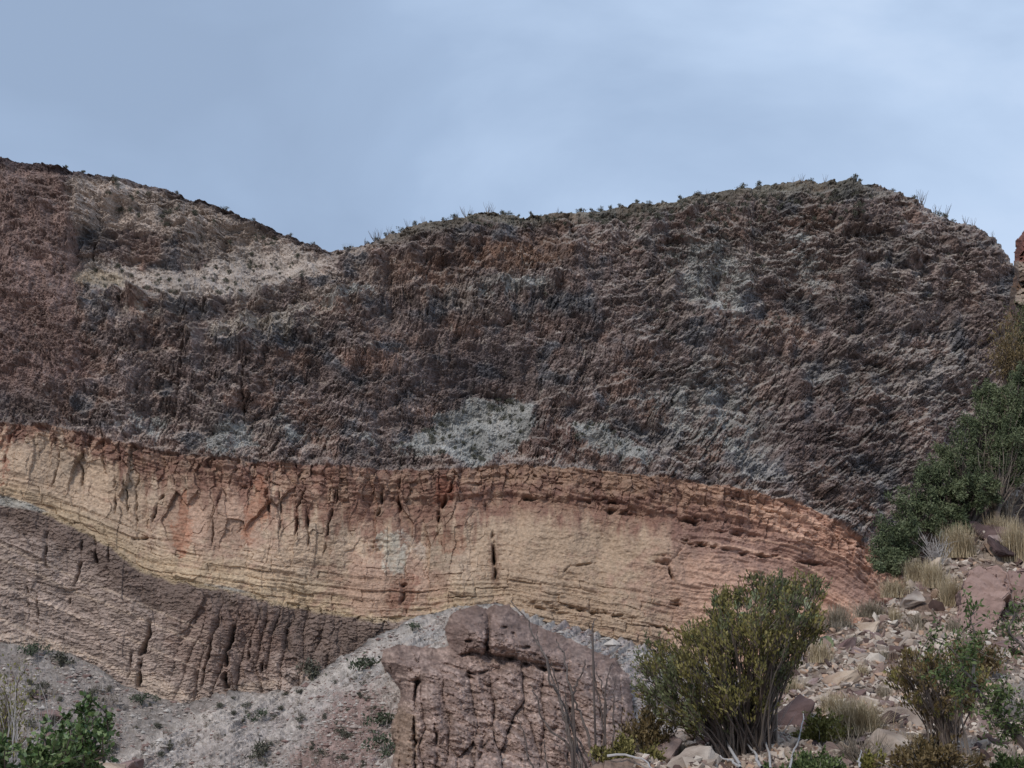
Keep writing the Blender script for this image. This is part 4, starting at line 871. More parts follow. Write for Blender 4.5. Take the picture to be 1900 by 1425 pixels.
# ---- far shrubs: six kinds of crown, sizes of about a metre
def far_mesh(seed, mat, n=260, sparse=False):
    rn = np.random.RandomState(seed); b = Buf()
    k = rn.randint(4, 8); lob = rn.normal(size=(k, 3)) * [.27, .27, .14] + [0, 0, .38]
    for _ in range(7):
        a = rn.rand() * 6.28; r_ = rn.rand() * .4; b.tube([[0, 0, -.25], [math.cos(a) * r_ * .5, math.sin(a) * r_ * .5, .25], [math.cos(a) * r_, math.sin(a) * r_, .5 + .3 * rn.rand()]], [.02, .014, .005], 3, .4)
    c = lob[rn.randint(k, size=n)] + rn.normal(size=(n, 3)) * [.13, .13, .11]
    c[:, 2] = np.maximum(c[:, 2], .02); leaves(b, c, .16 if not sparse else .11, rn, aspect=.5, up=.6)
    o = b.build('shrub', mat); me = o.data; bpy.data.objects.remove(o); return me
FAR = [far_mesh(20 + i, [M_far, M_far2, M_fart][[0, 0, 0, 1, 1, 2][i % 6]], 260 if i % 6 != 5 else 150, i % 6 == 5) for i in range(12)]
rf = random.Random(77)
def put_far(p, d, v, label, group=None, name='shrub', sink=.08, cat='shrub'):
    o = bpy.data.objects.new(name, FAR[v]); col.objects.link(o); s_ = d
    o.location = (p[0], p[1] - .1 * d, p[2] - sink * d); o.scale = (s_ * rf.uniform(.85, 1.2), s_, s_ * rf.uniform(.75, 1.1)); o.rotation_euler = (0, 0, rf.uniform(0, 6.28))
    return tag(o, label, cat, group)
MPP = 300 * T / 950
def msize(px, p): return px / 950 * T * p[1]
# skyline shrubs
for u, d, v in ((843,11,0),(872,8,1),(932,12,0),(943,9,2),(962,7,1),(985,8,0),(1003,6,2),(1040,8,1),(1077,14,0),(1098,9,1),(1115,12,2),(1133,10,0),(1150,8,2),(1180,9,0),(1205,8,1),(1230,9,0),(1262,9,1),(1295,10,2),
        (1376,14,0),(1408,11,1),(1440,7,0),(1503,10,2),(1582,12,1),(1592,8,0),(1655,8,2),(1690,10,0),(1741,14,1),(1752,12,0),(1810,8,1),(1770,8,2),(825,9,1),(800,8,0),(772,9,2),(745,11,1),(730,9,0),(716,8,2),(700,10,0),(683,7,1),(651,8,0),
        (640,7,1),(122,7,0),(154,8,1),(210,6,2),(330,8,0),(421,8,1),(470,8,2),(540,7,0),(583,6,1)):
    p = ridge_pt(u); put_far(p + [0, .6, .0], msize(d * 1.25, p), v + 6 * (u % 2), 'small dark shrub standing against the sky on the hilltop line', 'shrubs along the skyline')
# shrubs on the pale debris below the scoop, on the bench and over the dark cliff
def scatter(n, poly, dmin, dmax, label, group, ptf, kinds=(0, 1, 2, 3, 4, 5), seed=1):
    r_ = random.Random(seed); x0 = min(p[0] for p in poly); x1 = max(p[0] for p in poly); y0 = min(p[1] for p in poly); y1 = max(p[1] for p in poly); k = 0
    while k < n:
        u, v = r_.uniform(x0, x1), r_.uniform(y0, y1)
        if polysd(np.array([u]), np.array([v]), poly)[0] < 1: continue
        p = ptf(u, v); d = r_.uniform(dmin, dmax) * r_.uniform(.8, 1.2); put_far(p, msize(d, p), r_.choice(kinds) + 6 * r_.randrange(2), label, group); k += 1
def scrub_stuff(specs, name, label):
    vs, fs, cs, off = [], [], [], 0
    src = []
    for me in FAR[:3]:
        v = np.zeros(len(me.vertices) * 3); me.vertices.foreach_get('co', v); f = np.array([list(q.vertices) for q in me.polygons if len(q.vertices) == 4]); c = np.zeros(len(me.vertices) * 4); me.color_attributes[0].data.foreach_get('color', c)
        src.append((v.reshape(-1, 3), f, c.reshape(-1, 4)[:, :3]))
    for n, poly, dmin, dmax, ptf, seed in specs:
        r_ = random.Random(seed); k = 0; x0 = min(p[0] for p in poly); x1 = max(p[0] for p in poly); y0 = min(p[1] for p in poly); y1 = max(p[1] for p in poly)
        while k < n:
            u, v_ = r_.uniform(x0, x1), r_.uniform(y0, y1)
            if polysd(np.array([u]), np.array([v_]), poly)[0] < 1: continue
            p = ptf(u, v_); d = msize(r_.uniform(dmin, dmax), p); v, f, c = src[r_.randrange(3)]; a = r_.uniform(0, 6.28)
            vs.append((v * [d * r_.uniform(.85, 1.2), d, d * r_.uniform(.7, 1.1)]) @ rotm(0, 0, a).T + p + [0, -.1 * d, -.08 * d]); fs.append(f + off); cs.append(c); off += len(v); k += 1
    tag(mesh_np(name, np.concatenate(vs), np.concatenate(fs), M_far, colour=np.concatenate(cs)), label, kind='stuff')
scatter(56, PATCH[0][0], 7, 13, 'tiny grey green shrub dotted on the pale debris fan above the sandstone', 'shrubs on the pale debris fan', cliff_pt, (0, 1, 2), 3)
scatter(14, PATCH[1][0], 7, 11, 'tiny shrub on the small pale debris streak right of the debris fan', 'shrubs on the small debris streak', cliff_pt, (0, 1, 2), 4)
scrub_stuff([(46, [(170,500),(330,510),(470,475),(570,475),(600,510),(480,555),(330,550),(190,550)], 7, 13, cliff_pt, 5),
    (110, [(850,416),(1180,398),(1400,368),(1560,352),(1680,396),(1560,415),(1200,432),(900,436)], 7, 14, cliff_pt, 6), (40, [(230,345),(420,410),(560,465),(500,470),(330,450),(180,380)], 7, 13, cliff_pt, 7),
    (60, [(1150,420),(1700,400),(1850,520),(1700,640),(1300,640),(1000,560)], 5, 9, cliff_pt, 17)], 'scrub', 'sparse low desert scrub dotted over the high ledges and brow')
# scree shrubs
scatter(46, [(0,1215),(130,1228),(220,1290),(340,1325),(240,1385),(180,1425),(0,1425)], 9, 24, 'grey green shrub on the scree at the lower left below the mauve cliff', 'shrubs on the lower left scree', talus_pt, (0, 1, 2, 5, 5), 8)
scatter(92, [(430,1292),(560,1285),(700,1220),(700,1425),(200,1425),(330,1350)], 7, 20, 'small shrub on the scree fan between the left scree and the rock outcrop', 'shrubs on the scree fan', talus_pt, (0, 1, 2, 5, 5, 5), 9)
scatter(24, [(1010,1160),(1180,1210),(1210,1300),(1120,1400),(1050,1250)], 8, 18, 'small shrub on the scree right of the rock outcrop', 'shrubs on the right scree', talus_pt, (0, 1, 5), 10)
for u, v, d, k, lb in ((580,1252,48,0,'dark shrub growing where the scree fan meets the foot of the mauve cliff'), (684,1240,46,3,'blue green shrub on the grey scree left of the knob of the outcrop'), (766,1168,22,3,'single green shrub high on the grey head of the scree fan'),
        (62,1215,34,3,'flat green shrub close under the mauve cliff at the far left'), (115,1228,38,0,'olive shrub below the pale ledge at the left'), (265,1302,32,3,'dark green shrub at the foot of the cliff above the scree ridge'),
        (195,1310,40,5,'grey leafless shrub in the hollow between the two screes'), (718,1345,44,3,'round dark green shrub growing tight against the left side of the outcrop'), (716,1395,44,4,'dark shrub just below the round green one beside the outcrop'),
        (480,1340,26,4,'small vivid green shrub in the middle of the scree fan'), (590,1412,34,5,'grey green shrub at the bottom of the reddish scree'), (480,1405,40,0,'low dark shrub on the bottom edge of the scree fan'),
        (1345,1255,26,0,'x')):
    if lb == 'x': continue
    p = talus_pt(u, v); put_far(p - [0, .5, 0], msize(d, p), k, lb)
p = talus_pt(885, 1315) ; 
# small rocks lying on the left scree
for u, v, d, mi, lb in ((120,1263,26,2,'brown rock on the left scree above the long slab'), (160,1258,22,2,'dark rock at the right end of the rock line on the left scree'), (70,1288,46,2,'long tilted brown slab half buried in the left scree'), (135,1270,20,0,'pale flat stone in front of the brown rocks on the left scree'),
        (100,1330,60,2,'large low brown boulder low on the left scree'), (145,1250,18,3,'small dark stone behind the brown rocks of the left scree')):
    p = talus_pt(u, v); s_ = msize(d, p); key = list(STM.keys()); cand = [STM[k_] for k_ in key if k_[1] == mi]
    o = bpy.data.objects.new('rock', cand[u % len(cand)]); col.objects.link(o); o.location = p; o.scale = (s_, s_, s_ * .7); o.rotation_euler = (.1, -.35, rf.uniform(0, 6)); tag(o, lb, 'rock')
# thin ocotillos on the skyline
def ocotillo_mesh(seed, n, h, spread, r0):
    rn = np.random.RandomState(seed); b = Buf()
    for i in range(n):
        a = rn.rand() * 6.28; s_ = spread * (.3 + .7 * rn.rand()); hh = h * (.6 + .4 * rn.rand()); t = np.linspace(0, 1, 7)
        pts = np.stack([math.cos(a) * s_ * t ** .8 + .03 * h * rn.normal(size=7) * t, math.sin(a) * s_ * t ** .8 + .02 * h * rn.normal(size=7) * t, hh * t - .03 * h], -1)
        b.tube(pts, r0 * (1 - .75 * t), 3, rn.rand())
    o = b.build('ocotillo', M_cane); me = o.data; bpy.data.objects.remove(o); return me
OC = [ocotillo_mesh(40 + i, 5 + i % 4, 1, .5, .022) for i in range(4)]
for i, (u, h_) in enumerate(((640,14),(652,11),(678,13),(697,26),(704,20),(722,16),(757,15),(770,12),(786,14),(848,13),(865,22),(873,16),(905,22),(912,18),(1035,12),(1310,10),(1470,12),(1486,16),(1530,16),(1702,26),(1707,30),(1738,22),(1752,24),(1788,18),(1802,16),(1690,12),(1835,12))):
    p = ridge_pt(u); o = bpy.data.objects.new('ocotillo', OC[i % 4]); col.objects.link(o); s_ = msize(h_ * 1.25, p); o.location = (p[0], p[1] + .5, p[2] - .15); o.scale = (s_, s_, s_); o.rotation_euler = (0, 0, i * 1.3)
    tag(o, 'thin leafless ocotillo sticking up from the skyline', 'ocotillo', 'ocotillos along the skyline')

# ---- near plants
def bush(name, base, label, cat, seed, stems, H, W, leafn, leafs, mleaf, mwood=None, aspect=.4, lean=(0, 0), lo=.35, vase=.8, stemr=.008, up=1., group=None, depth=.6, clump=.10, dens_top=1.0, sub=4, tint=(0, 1), bare=0):
    """a shrub: branching stems fanning from the base, leaves clustered on the twigs"""
    rn = np.random.RandomState(seed); t0 = empty(name, base); st = Buf(); lf = Buf(); tips = []; tdir = []
    for i in range(stems):
        a = rn.rand() * 6.28; q = (rn.rand() ** .6); ex = math.cos(a) * q * W * .5 + lean[0]; ey = math.sin(a) * q * W * .5 * depth + lean[1]
        hh = H * (1 - .45 * q ** 2) * rn.uniform(.72, 1.02); t = np.linspace(0, 1, 9)
        wob = np.cumsum(rn.normal(size=(9, 3)) * .02 * H, axis=0) * t[:, None]
        pts = np.stack([ex * t ** vase + rn.normal() * .03 * W, ey * t ** vase + rn.normal() * .03 * W, hh * t ** .95 - .05], -1) + wob
        st.tube(pts, stemr * (1 - .8 * t) + .0012, 4, rn.rand())
        for j in range(sub):
            k = rn.randint(3, 8); p0 = pts[k]; dv = (pts[min(k + 1, 8)] - pts[k - 1]); dv = dv / (np.linalg.norm(dv) + 1e-9) + rn.normal(size=3) * .5 + [0, 0, .2 * up]; L = H * rn.uniform(.10, .24)
            s3 = np.linspace(0, 1, 4)[:, None]; tw = p0 + dv * L * s3 / 1.2 + rn.normal(size=(4, 3)) * .01 * H * s3; st.tube(tw, [stemr * .4, stemr * .3, stemr * .2, .001], 3, rn.rand())
            if i >= bare:
                for z in (1, 2, 3): tips.append(tw[z]); tdir.append(dv)
        if i >= bare:
            for z in range(int(lo * 9), 9): tips.append(pts[z]); tdir.append(pts[z] - pts[z - 1])
    tips = np.array(tips); tdir = np.array(tdir); tdir /= np.linalg.norm(tdir, axis=1)[:, None] + 1e-9
    ok = tips[:, 2] > lo * H * .6; tips = tips[ok]; tdir = tdir[ok]
    ix = rn.randint(len(tips), size=leafn); c = tips[ix] + rn.normal(size=(leafn, 3)) * clump * H * .5
    leaves(lf, c, leafs, rn, aspect, up, dirs=tdir[ix] * .5 * up, tint=tint)
    st.build('stems', mwood or M_wood, t0); lf.build('foliage', mleaf, t0)
    return tag(t0, label, cat, group)
M_creo = leaf_mat('creosote_leaf', [(.06, .052, .018), (.125, .110, .034), (.20, .175, .056), (.29, .25, .10)])
M_creg = leaf_mat('creosote_green', [(.042, .048, .022), (.08, .09, .038), (.125, .135, .062), (.19, .195, .10)])
M_tree = leaf_mat('tree_leaf', [(.034, .044, .024), (.072, .092, .046), (.125, .150, .075), (.19, .21, .12)])
M_brn = leaf_mat('brown_leaf', [(.07, .05, .02), (.12, .085, .035), (.18, .13, .06), (.24, .18, .10)])
M_yel = leaf_mat('yellow_leaf', [(.09, .09, .02), (.17, .16, .045), (.27, .25, .08)])
M_meq = leaf_mat('bright_leaf', [(.045, .07, .022), (.085, .12, .042), (.16, .20, .08)])
M_big = leaf_mat('broad_leaf', [(.035, .062, .020), (.065, .11, .035), (.12, .18, .06), (.22, .28, .13)], rough=.45)
M_grass = leaf_mat('dry_grass', [(.27, .20, .12), (.45, .36, .23), (.62, .52, .36)])
M_grassg = leaf_mat('grey_grass', [(.19, .155, .115), (.31, .26, .19), (.45, .385, .29)])

def poly_bush(name, base, outline, label, cat, seed, ncl, leafs, mats, green, per=60, hpx=34, dep=.45, stemr=.008, nst=60, asp=.4):
    """a shrub whose uneven crown fills a known outline: stems rise from the base to upright broom-like twig clusters"""
    rn = np.random.RandomState(seed); t0 = empty(name, base); base = np.array(base); st = Buf(); lf = [Buf(), Buf()]; p_ = np.array(outline, float)
    x0, x1, y0, y1 = p_[:, 0].min(), p_[:, 0].max(), p_[:, 1].min(), p_[:, 1].max(); k = 0; L0 = px_size(hpx, base[1])
    pts_ = []
    while len(pts_) < ncl:
        u, v = rn.uniform(x0, x1), rn.uniform(y0, y1)
        if polysd(np.array([u]), np.array([v]), outline)[0] < 2: continue
        if rn.rand() < .35 + .9 * float(perlin(u / 26., v / 26., seed)) + .25: pts_.append((u, v))
    for u, v in pts_:
        edge = polysd(np.array([u]), np.array([v]), outline)[0]; dy = rn.uniform(-1, 1) * dep * min(1, .25 + edge / 60.)
        c = at(u, v, base[1] + dy) - base
        if k < nst or rn.rand() < .25:
            n = 8; t = np.linspace(0, 1, n)[:, None]; ctl = np.array([c[0] * rn.uniform(.25, .5), c[1] * .5, c[2] * .55]); s0 = np.array([rn.normal() * .05 + .38 * c[0] * rn.rand(), rn.normal() * .06, -.06])
            q = (1 - t) ** 2 * s0 + 2 * t * (1 - t) * ctl + t ** 2 * c + np.cumsum(rn.normal(size=(n, 3)) * .008, 0) * t; st.tube(q, stemr * rn.uniform(.5, 1.1) * (1 - .8 * t[:, 0]) + .001, 4, rn.rand())
        k += 1; g = int(rn.rand() < green(u, v)); ct_ = rn.rand() * .6
        out = np.array([c[0] * .6, 0, abs(c[2]) + .1]); out /= np.linalg.norm(out)
        for z in range(3):
            d = out + rn.normal(size=3) * [.35, .35, .2]; d /= np.linalg.norm(d); L = L0 * rn.uniform(.6, 1.3); c0 = c - out * L * .4 + rn.normal(size=3) * L * .12
            tw = np.array([c0, c0 + d * L * .5 + rn.normal(size=3) * L * .05, c0 + d * L]); st.tube(tw, [.003, .002, .001], 3, .3)
            m_ = per // 3; a = rn.rand(m_, 1); cc_ = c0 + d * L * a + rn.normal(size=(m_, 3)) * L * .09; leaves(lf[g], cc_, leafs, rn, asp, .3, dirs=np.tile(d, (m_, 1)) * .9, tint=(ct_, ct_ + .4))
    st.build('stems', M_wood, t0)
    for g in (0, 1):
        if lf[g].n: lf[g].build('foliage', mats[g], t0)
    return tag(t0, label, cat)
b0 = near_pt(1385, 1405)
poly_bush('creosote_bush', b0, [(1188,1225),(1205,1190),(1250,1200),(1262,1185),(1292,1172),(1300,1150),(1322,1140),(1326,1112),(1345,1105),(1360,1112),(1385,1085),(1400,1072),(1420,1085),(1440,1070),(1462,1090),(1480,1075),(1500,1085),(1515,1078),(1528,1100),
    (1525,1150),(1518,1185),(1490,1225),(1450,1262),(1425,1310),(1385,1340),(1330,1352),(1290,1358),(1250,1345),(1215,1330),(1192,1285),(1186,1250)],
    'big ragged olive green creosote bush with many bare stems at its foot, right of centre', 'bush', 5, 540, .022, (M_creo, M_creg),
    lambda u, v: .15 + .75 * math.exp(-((u - 1225) / 45) ** 2 - ((v - 1270) / 60) ** 2) + .55 * math.exp(-((u - 1440) / 80) ** 2 - ((v - 1120) / 45) ** 2), per=60, nst=80, stemr=.0065)
# dark green tree on the crest
def tree(name, base, label, seed, lobes, mleaf, leafn, leafs):
    rn = np.random.RandomState(seed); t0 = empty(name, base); base = np.array(base); tr = Buf(); lf = Buf(); c_all = []
    per = leafn // sum(int(l[3] * 10) for l in lobes)
    for (u, v, dy, r_, asp) in lobes:
        Y = base[1] + dy; c = at(u, v, Y) - base; rad = px_size(r_ * 100, Y) ; mid = np.array([c[0] * .4, c[1] * .5, c[2] * .35]) + rn.normal(size=3) * .1
        t = np.linspace(0, 1, 10)[:, None]; st0 = np.array([0, 0, -.2]); pts = (1 - t) ** 2 * st0 + 2 * t * (1 - t) * mid + t ** 2 * c + rn.normal(size=(10, 3)) * .03
        tr.tube(pts, (.05 * (1 - .8 * t[:, 0]) + .006), 6, rn.rand())
        nsp = 64
        for _ in range(nsp):
            d = rn.normal(size=3); d /= np.linalg.norm(d); e_ = c + d * rad * np.array([1.1, .9, asp * 1.1]) * rn.rand() ** .3 * rn.uniform(.7, 1.12)
            p0 = pts[rn.randint(5, 10)]; m_ = (p0 + e_) / 2 + rn.normal(size=3) * .06 * rad
            tw = np.array([p0, m_, e_]); tr.tube(tw, [.010, .006, .002], 3, rn.rand())
            n_ = int(per * r_ * 10 / nsp); cl = .45 + .6 * rn.rand(n_, 1) ** .7
            cc_ = m_ * (1 - cl) + e_ * cl + (e_ - c) * rn.uniform(-.1, .12) + rn.normal(size=(n_, 3)) * rad * .062
            tb_ = rn.rand() * .55; leaves(lf, cc_, leafs, rn, .34, .3, tint=(tb_, tb_ + .45))
    tr.build('trunk', M_wood, t0); lf.build('crown', mleaf, t0); return tag(t0, label, 'tree')
tb = near_pt(1800, 1012) + [.1, .5, -.15]
tree('evergreen_tree', tb, 'large dark green fine leaved tree sprawling down along the crest of the near hillside', 12,
     [(1660,1010,-.4,.55,.8),(1700,955,0,.6,.9),(1650,1045,-.7,.36,.7),(1745,900,.1,.6,.9),(1790,850,.2,.62,1.),(1840,800,.3,.62,1.),(1880,750,.4,.55,1.),(1870,850,0,.55,1.),(1812,905,-.2,.5,.9),(1755,965,-.2,.45,.8),(1900,830,.2,.6,1.),(1930,760,.5,.6,1.),(1840,735,.6,.36,.8),(1912,700,.6,.4,.8),(1960,850,.3,.6,1.)],
     M_tree, 120000, .036)
for k, (u, v, hh, ww, sd_, lb) in enumerate(((1868,690,150,70,31,'thin grey green bush against the crag above the dark tree'), (1894,650,130,50,32,'brown green scrub on the crag at the right edge'), (1880,770,100,60,33,'olive scrub rising behind the top of the dark tree'))):
    p = crag_pt(u, v + 40); s_ = px_size(1, p[1]); bush('shrub', p, lb, 'shrub', sd_, 22, hh * s_, ww * s_ * 1.2, 2600, .045, M_creg if k else M_brn, M_wood, .35, (0, -.2), .3, .9, .008, .8, depth=.5)
# leafless brown shrub with grey twigs in front of the tree
def twiggy(base, label, seed, n, H, W, mat, name='dry_shrub', lean=0., r0=.006, levels=3):
    rn = np.random.RandomState(seed); b = Buf()
    for i in range(n):
        a = rn.rand() * 6.28; q = rn.rand() ** .5; t = np.linspace(0, 1, 7)[:, None]; e_ = np.array([math.cos(a) * q * W * .5 + lean, math.sin(a) * q * W * .3, H * rn.uniform(.5, 1)])
        pts = t ** .9 * e_ + np.cumsum(rn.normal(size=(7, 3)) * .03 * H, 0) * t - [0, 0, .04]; b.tube(pts, r0 * (1 - .8 * t[:, 0]), 4, rn.rand())
        for j in range(levels):
            k = rn.randint(2, 6); d = rn.normal(size=3) * .6 + [0, 0, .6] + e_ / (H + 1e-6) * .5; s3 = np.linspace(0, 1, 4)[:, None]
            tw = pts[k] + d * H * .25 * s3 + rn.normal(size=(4, 3)) * .02 * H * s3; b.tube(tw, r0 * np.array([.5, .4, .25, .12]), 3, rn.rand())
    o = b.build(name, mat); o.location = tuple(base); return tag(o, label, 'shrub')
twiggy(near_pt(1870, 985), 'leafless grey brown shrub in front of the dark tree at the right', 51, 60, px_size(150, 15), px_size(120, 15), M_fart, lean=-.1)
twiggy(near_pt(1740, 1045), 'tangle of dry grey twigs under the lower edge of the dark tree', 52, 30, px_size(70, 13.5), px_size(80, 13.5), M_grey)
twiggy(near_pt(1885, 1350), 'wispy grey twig shrub at the right edge beside the rounded tan boulder', 53, 50, px_size(90, 9), px_size(70, 9), M_grey, r0=.003)
twiggy(near_pt(1600, 1405), 'dry grey brown shrub under the tan grass at the bottom', 54, 60, px_size(60, 8), px_size(120, 8), M_fart, r0=.004)
twiggy(near_pt(1545, 1150), 'low grey dead shrub on the hillside crest beside the tan grass', 55, 40, px_size(40, 12), px_size(80, 12), M_fart, r0=.004)
# brown shrub at the lower right
poly_bush('brown_shrub', near_pt(1765, 1400), [(1650,1235),(1668,1215),(1700,1208),(1735,1225),(1770,1200),(1800,1210),(1830,1225),(1838,1260),(1815,1300),(1790,1340),(1745,1345),(1700,1318),(1668,1290),(1650,1262)],
    'brown olive shrub in front of the largest boulder at the lower right', 'shrub', 61, 150, .020, (M_brn, M_creo), lambda u, v: .25, per=48, hpx=26, dep=.25, nst=34, stemr=.006, asp=.5)
bush('brown_shrub', near_pt(1812, 1265), 'small brown green shrub in the shadow below the largest boulder', 'shrub', 62, 18, px_size(75, 9.5), px_size(80, 9.5), 2400, .026, M_brn, M_wood, .45, (0, -.1), .3, .7, .005, .9)
bush('yellow_shrub', near_pt(1525, 1380), 'low yellow green shrub left of the fluffy tan grass near the bottom', 'shrub', 63, 26, px_size(70, 8), px_size(90, 8), 2600, .022, M_yel, M_grey, .5, (0, -.1), .3, .7, .004, .8)
bush('yellow_shrub', near_pt(1610, 1422), 'small bright yellow shrub on the bottom edge left of the pale block', 'shrub', 64, 14, px_size(50, 7.5), px_size(50, 7.5), 1200, .02, M_yel, M_grey, .5, (0, -.1), .3, .7, .004, .8)
bush('green_shrub', near_pt(1500, 1430), 'mixed green weeds at the bottom edge below the yellow shrub', 'shrub', 65, 26, px_size(60, 7), px_size(150, 7), 2600, .02, M_meq, M_grey, .5, (0, -.1), .2, .8, .003, .8)
bush('green_shrub', near_pt(1870, 1425), 'bright green and yellow weeds at the bottom right corner', 'shrub', 66, 22, px_size(60, 7), px_size(110, 7), 2200, .02, M_meq, M_wood, .5, (0, -.1), .2, .8, .003, .8)
bush('brown_shrub', near_pt(1720, 1440), 'olive brown scrub at the bottom edge below the brown shrub', 'shrub', 67, 34, px_size(70, 7), px_size(190, 7), 3600, .022, M_brn, M_grey, .5, (0, -.1), .2, .8, .004, .8)
bush('brown_shrub', near_pt(1200, 1400), 'rusty brown shrub on the ledge between the ocotillos and the big bush', 'shrub', 68, 18, px_size(95, 8.5), px_size(80, 8.5), 1900, .024, M_brn, M_wood, .45, (0, 0), .3, .8, .004, .9)
bush('olive_shrub', near_pt(1160, 1415), 'low olive green shrub at the foot of the right hand ocotillo', 'shrub', 69, 26, px_size(65, 8), px_size(110, 8), 2600, .022, M_creo, M_wood, .5, (0, 0), .2, .8, .003, .8)
# small leafy mesquite whose trunk comes in from the bottom right corner
def branchy(name, trunk, rad, subs, label, cat, seed, leafn, leafs, mleaf, mw, asp=.4):
    rn = np.random.RandomState(seed); base = trunk[0]; t0 = empty(name, base); base = np.array(base); tr = Buf(); lf = Buf(); tips = []
    tr.tube(np.array(trunk) - base, rad, 6, .2)
    for sbr in subs:
        p = np.array(sbr) - base; n = 12; t = np.linspace(0, 1, n); k = np.linspace(0, 1, len(p))
        q = np.stack([np.interp(t, k, p[:, i]) for i in range(3)], -1) + np.cumsum(rn.normal(size=(n, 3)) * .006, 0); tr.tube(q, .009 * (1 - .8 * t) + .001, 5, .75)
        for j in range(16):
            i = rn.randint(2, n); d = rn.normal(size=3); d /= np.linalg.norm(d); L = rn.uniform(.05, .16); e_ = q[i] + d * L; tr.tube([q[i], (q[i] + e_) / 2 + rn.normal(size=3) * .01, e_], [.003, .002, .001], 3, .6)
            for z in np.linspace(.2, 1, 5): tips.append(q[i] + d * L * z)
    tips = np.array(tips); c = tips[rn.randint(len(tips), size=leafn)] + rn.normal(size=(leafn, 3)) * .016
    leaves(lf, c, leafs, rn, asp, .4); tr.build('branches', mw, t0); lf.build('foliage', mleaf, t0); return tag(t0, label, cat)
ym = 6.4
A = lambda u, v, d=0: at(u, v, ym + d)
branchy('young_tree', [A(1960,1500), A(1905,1385), A(1860,1335,.1), A(1815,1285,.1), A(1805,1270,.15)], [.028, .022, .017, .013, .010],
        [[A(1812,1280,.1), A(1770,1270,.1), A(1720,1255,.2)], [A(1810,1275,.1), A(1790,1255), A(1772,1215), A(1730,1190)], [A(1812,1280,.1), A(1800,1240,.2), A(1802,1180,.2), A(1795,1140,.2)], [A(1855,1330,.1), A(1850,1290), A(1880,1270,-.1)],
         [A(1880,1355,.1), A(1840,1345), A(1820,1330)], [A(1900,1380), A(1895,1330), A(1915,1280)], [A(1905,1210,.3), A(1880,1165,.3), A(1898,1125,.3)]],
        'bright green thorny sapling slanting in from the bottom right corner', 'sapling', 71, 2600, .026, M_meq, M_cane)
# ---- dry grass tufts
def tuft(base, H, W, label, seed, mat=M_grass, n=420, group=None):
    rn = np.random.RandomState(seed); a = rn.rand(n) * 6.28; q = rn.rand(n) ** .6; b = Buf(); t = np.array([0, .35, .7, 1.])
    ex = np.cos(a) * q * W * .5; ey = np.sin(a) * q * W * .4; hh = H * rn.uniform(.45, 1., n) * (1 - .35 * q ** 2)
    x0 = rn.normal(size=n) * W * .16; y0 = rn.normal(size=n) * W * .12
    pts = np.stack([x0[:, None] + ex[:, None] * t ** 1.5, y0[:, None] + ey[:, None] * t ** 1.5, hh[:, None] * t ** .85 - .03 * H], -1)
    wv_ = np.stack([np.cos(a + 1.57), np.sin(a + 1.57), 0 * a], -1) * (.0022 + .001 * rn.rand(n))[:, None] * (H / .3) ** .5
    tint = rn.rand(n)
    for i in range(3):
        w0 = wv_ * (1 - .8 * t[i]); w1 = wv_ * (1 - .8 * t[i + 1]); b.quads(np.stack([pts[:, i] - w0, pts[:, i] + w0, pts[:, i + 1] + w1, pts[:, i + 1] - w1], 1), tint)
    o = b.build('grass_tuft', mat); o.location = tuple(base); return tag(o, label, 'grass', group)
for (u, v, h_, w_, m_, n_, lb) in (
    (1780,1030,72,80,0,900,'tall tan grass clump on the crest just right of the dark tree foot'), (1705,1080,50,70,0,650,'tan grass clump on the crest below the lower end of the dark tree'), (1660,1105,44,70,0,600,'tan grass clump in the crest row, between the wedge rock and the tree'),
    (1615,1128,40,70,1,600,'grey tan grass clump at the left end of the crest row'), (1735,1095,60,60,0,600,'pale grass clump left of the top of the largest boulder'), (1765,1130,64,60,0,700,'yellowish grass clump against the left side of the largest boulder'),
    (1660,1155,44,40,0,400,'small round tan grass clump left of the pale wedge rock'), (1555,1165,60,70,1,600,'grey tan grass clump just right of the olive bush on the crest'), (1520,1240,50,60,0,400,'tan grass in the gap below the prickly pear right of the olive bush'),
    (1885,1040,90,60,0,900,'tall pale grass clump at the right edge above the brown boulder'), (1850,1000,50,60,0,500,'tan grass clump at the top of the hillside near the right edge'), (1590,1365,72,110,0,1500,'fluffy golden tan grass clump near the bottom, left of the pale block'),
    (1545,1335,50,60,0,500,'smaller golden grass clump touching the fluffy one on its upper left'), (1190,1395,50,90,0,700,'pale golden grass patch on the ledge at the bottom centre'), (1255,1398,46,60,1,500,'grey tan grass below the left end of the olive bush'),
    (1700,1165,40,50,1,380,'thin grey grass clump in the gravel beside the largest boulder'), (1770,1180,40,36,1,260,'sparse grass wisp at the lower left corner of the largest boulder'), (1640,1290,30,40,1,200,'small dry grass wisp in the middle of the gravel'),
    (1290,1350,50,60,0,400,'tan grass behind the left stems of the olive bush'), (1425,1345,36,40,0,260,'wisp of dry grass between the dark rock and the olive bush'), (1600,1245,30,36,0,200,'small tan grass wisp beside the tan block with the hollow'), (1580,1205,30,40,1,220,'grey grass wisp on the slope below the flat brown slab'), (1820,1335,34,40,1,240,'grey grass wisp behind the sapling trunk'), (1640,1220,24,30,1,150,'tiny grass wisp in the open gravel'), (1700,1395,40,60,0,360,'dry grass at the foot of the brown shrub'), (1870,1290,30,36,0,200,'dry grass wisp at the right of the rounded tan boulder'), (1470,1290,44,60,0,380,'dry grass at the right foot of the olive bush')):
    p = near_pt(u, v); tuft(p, px_size(h_, p[1]), px_size(w_, p[1]), lb, u + v, [M_grass, M_grassg][m_], n_)
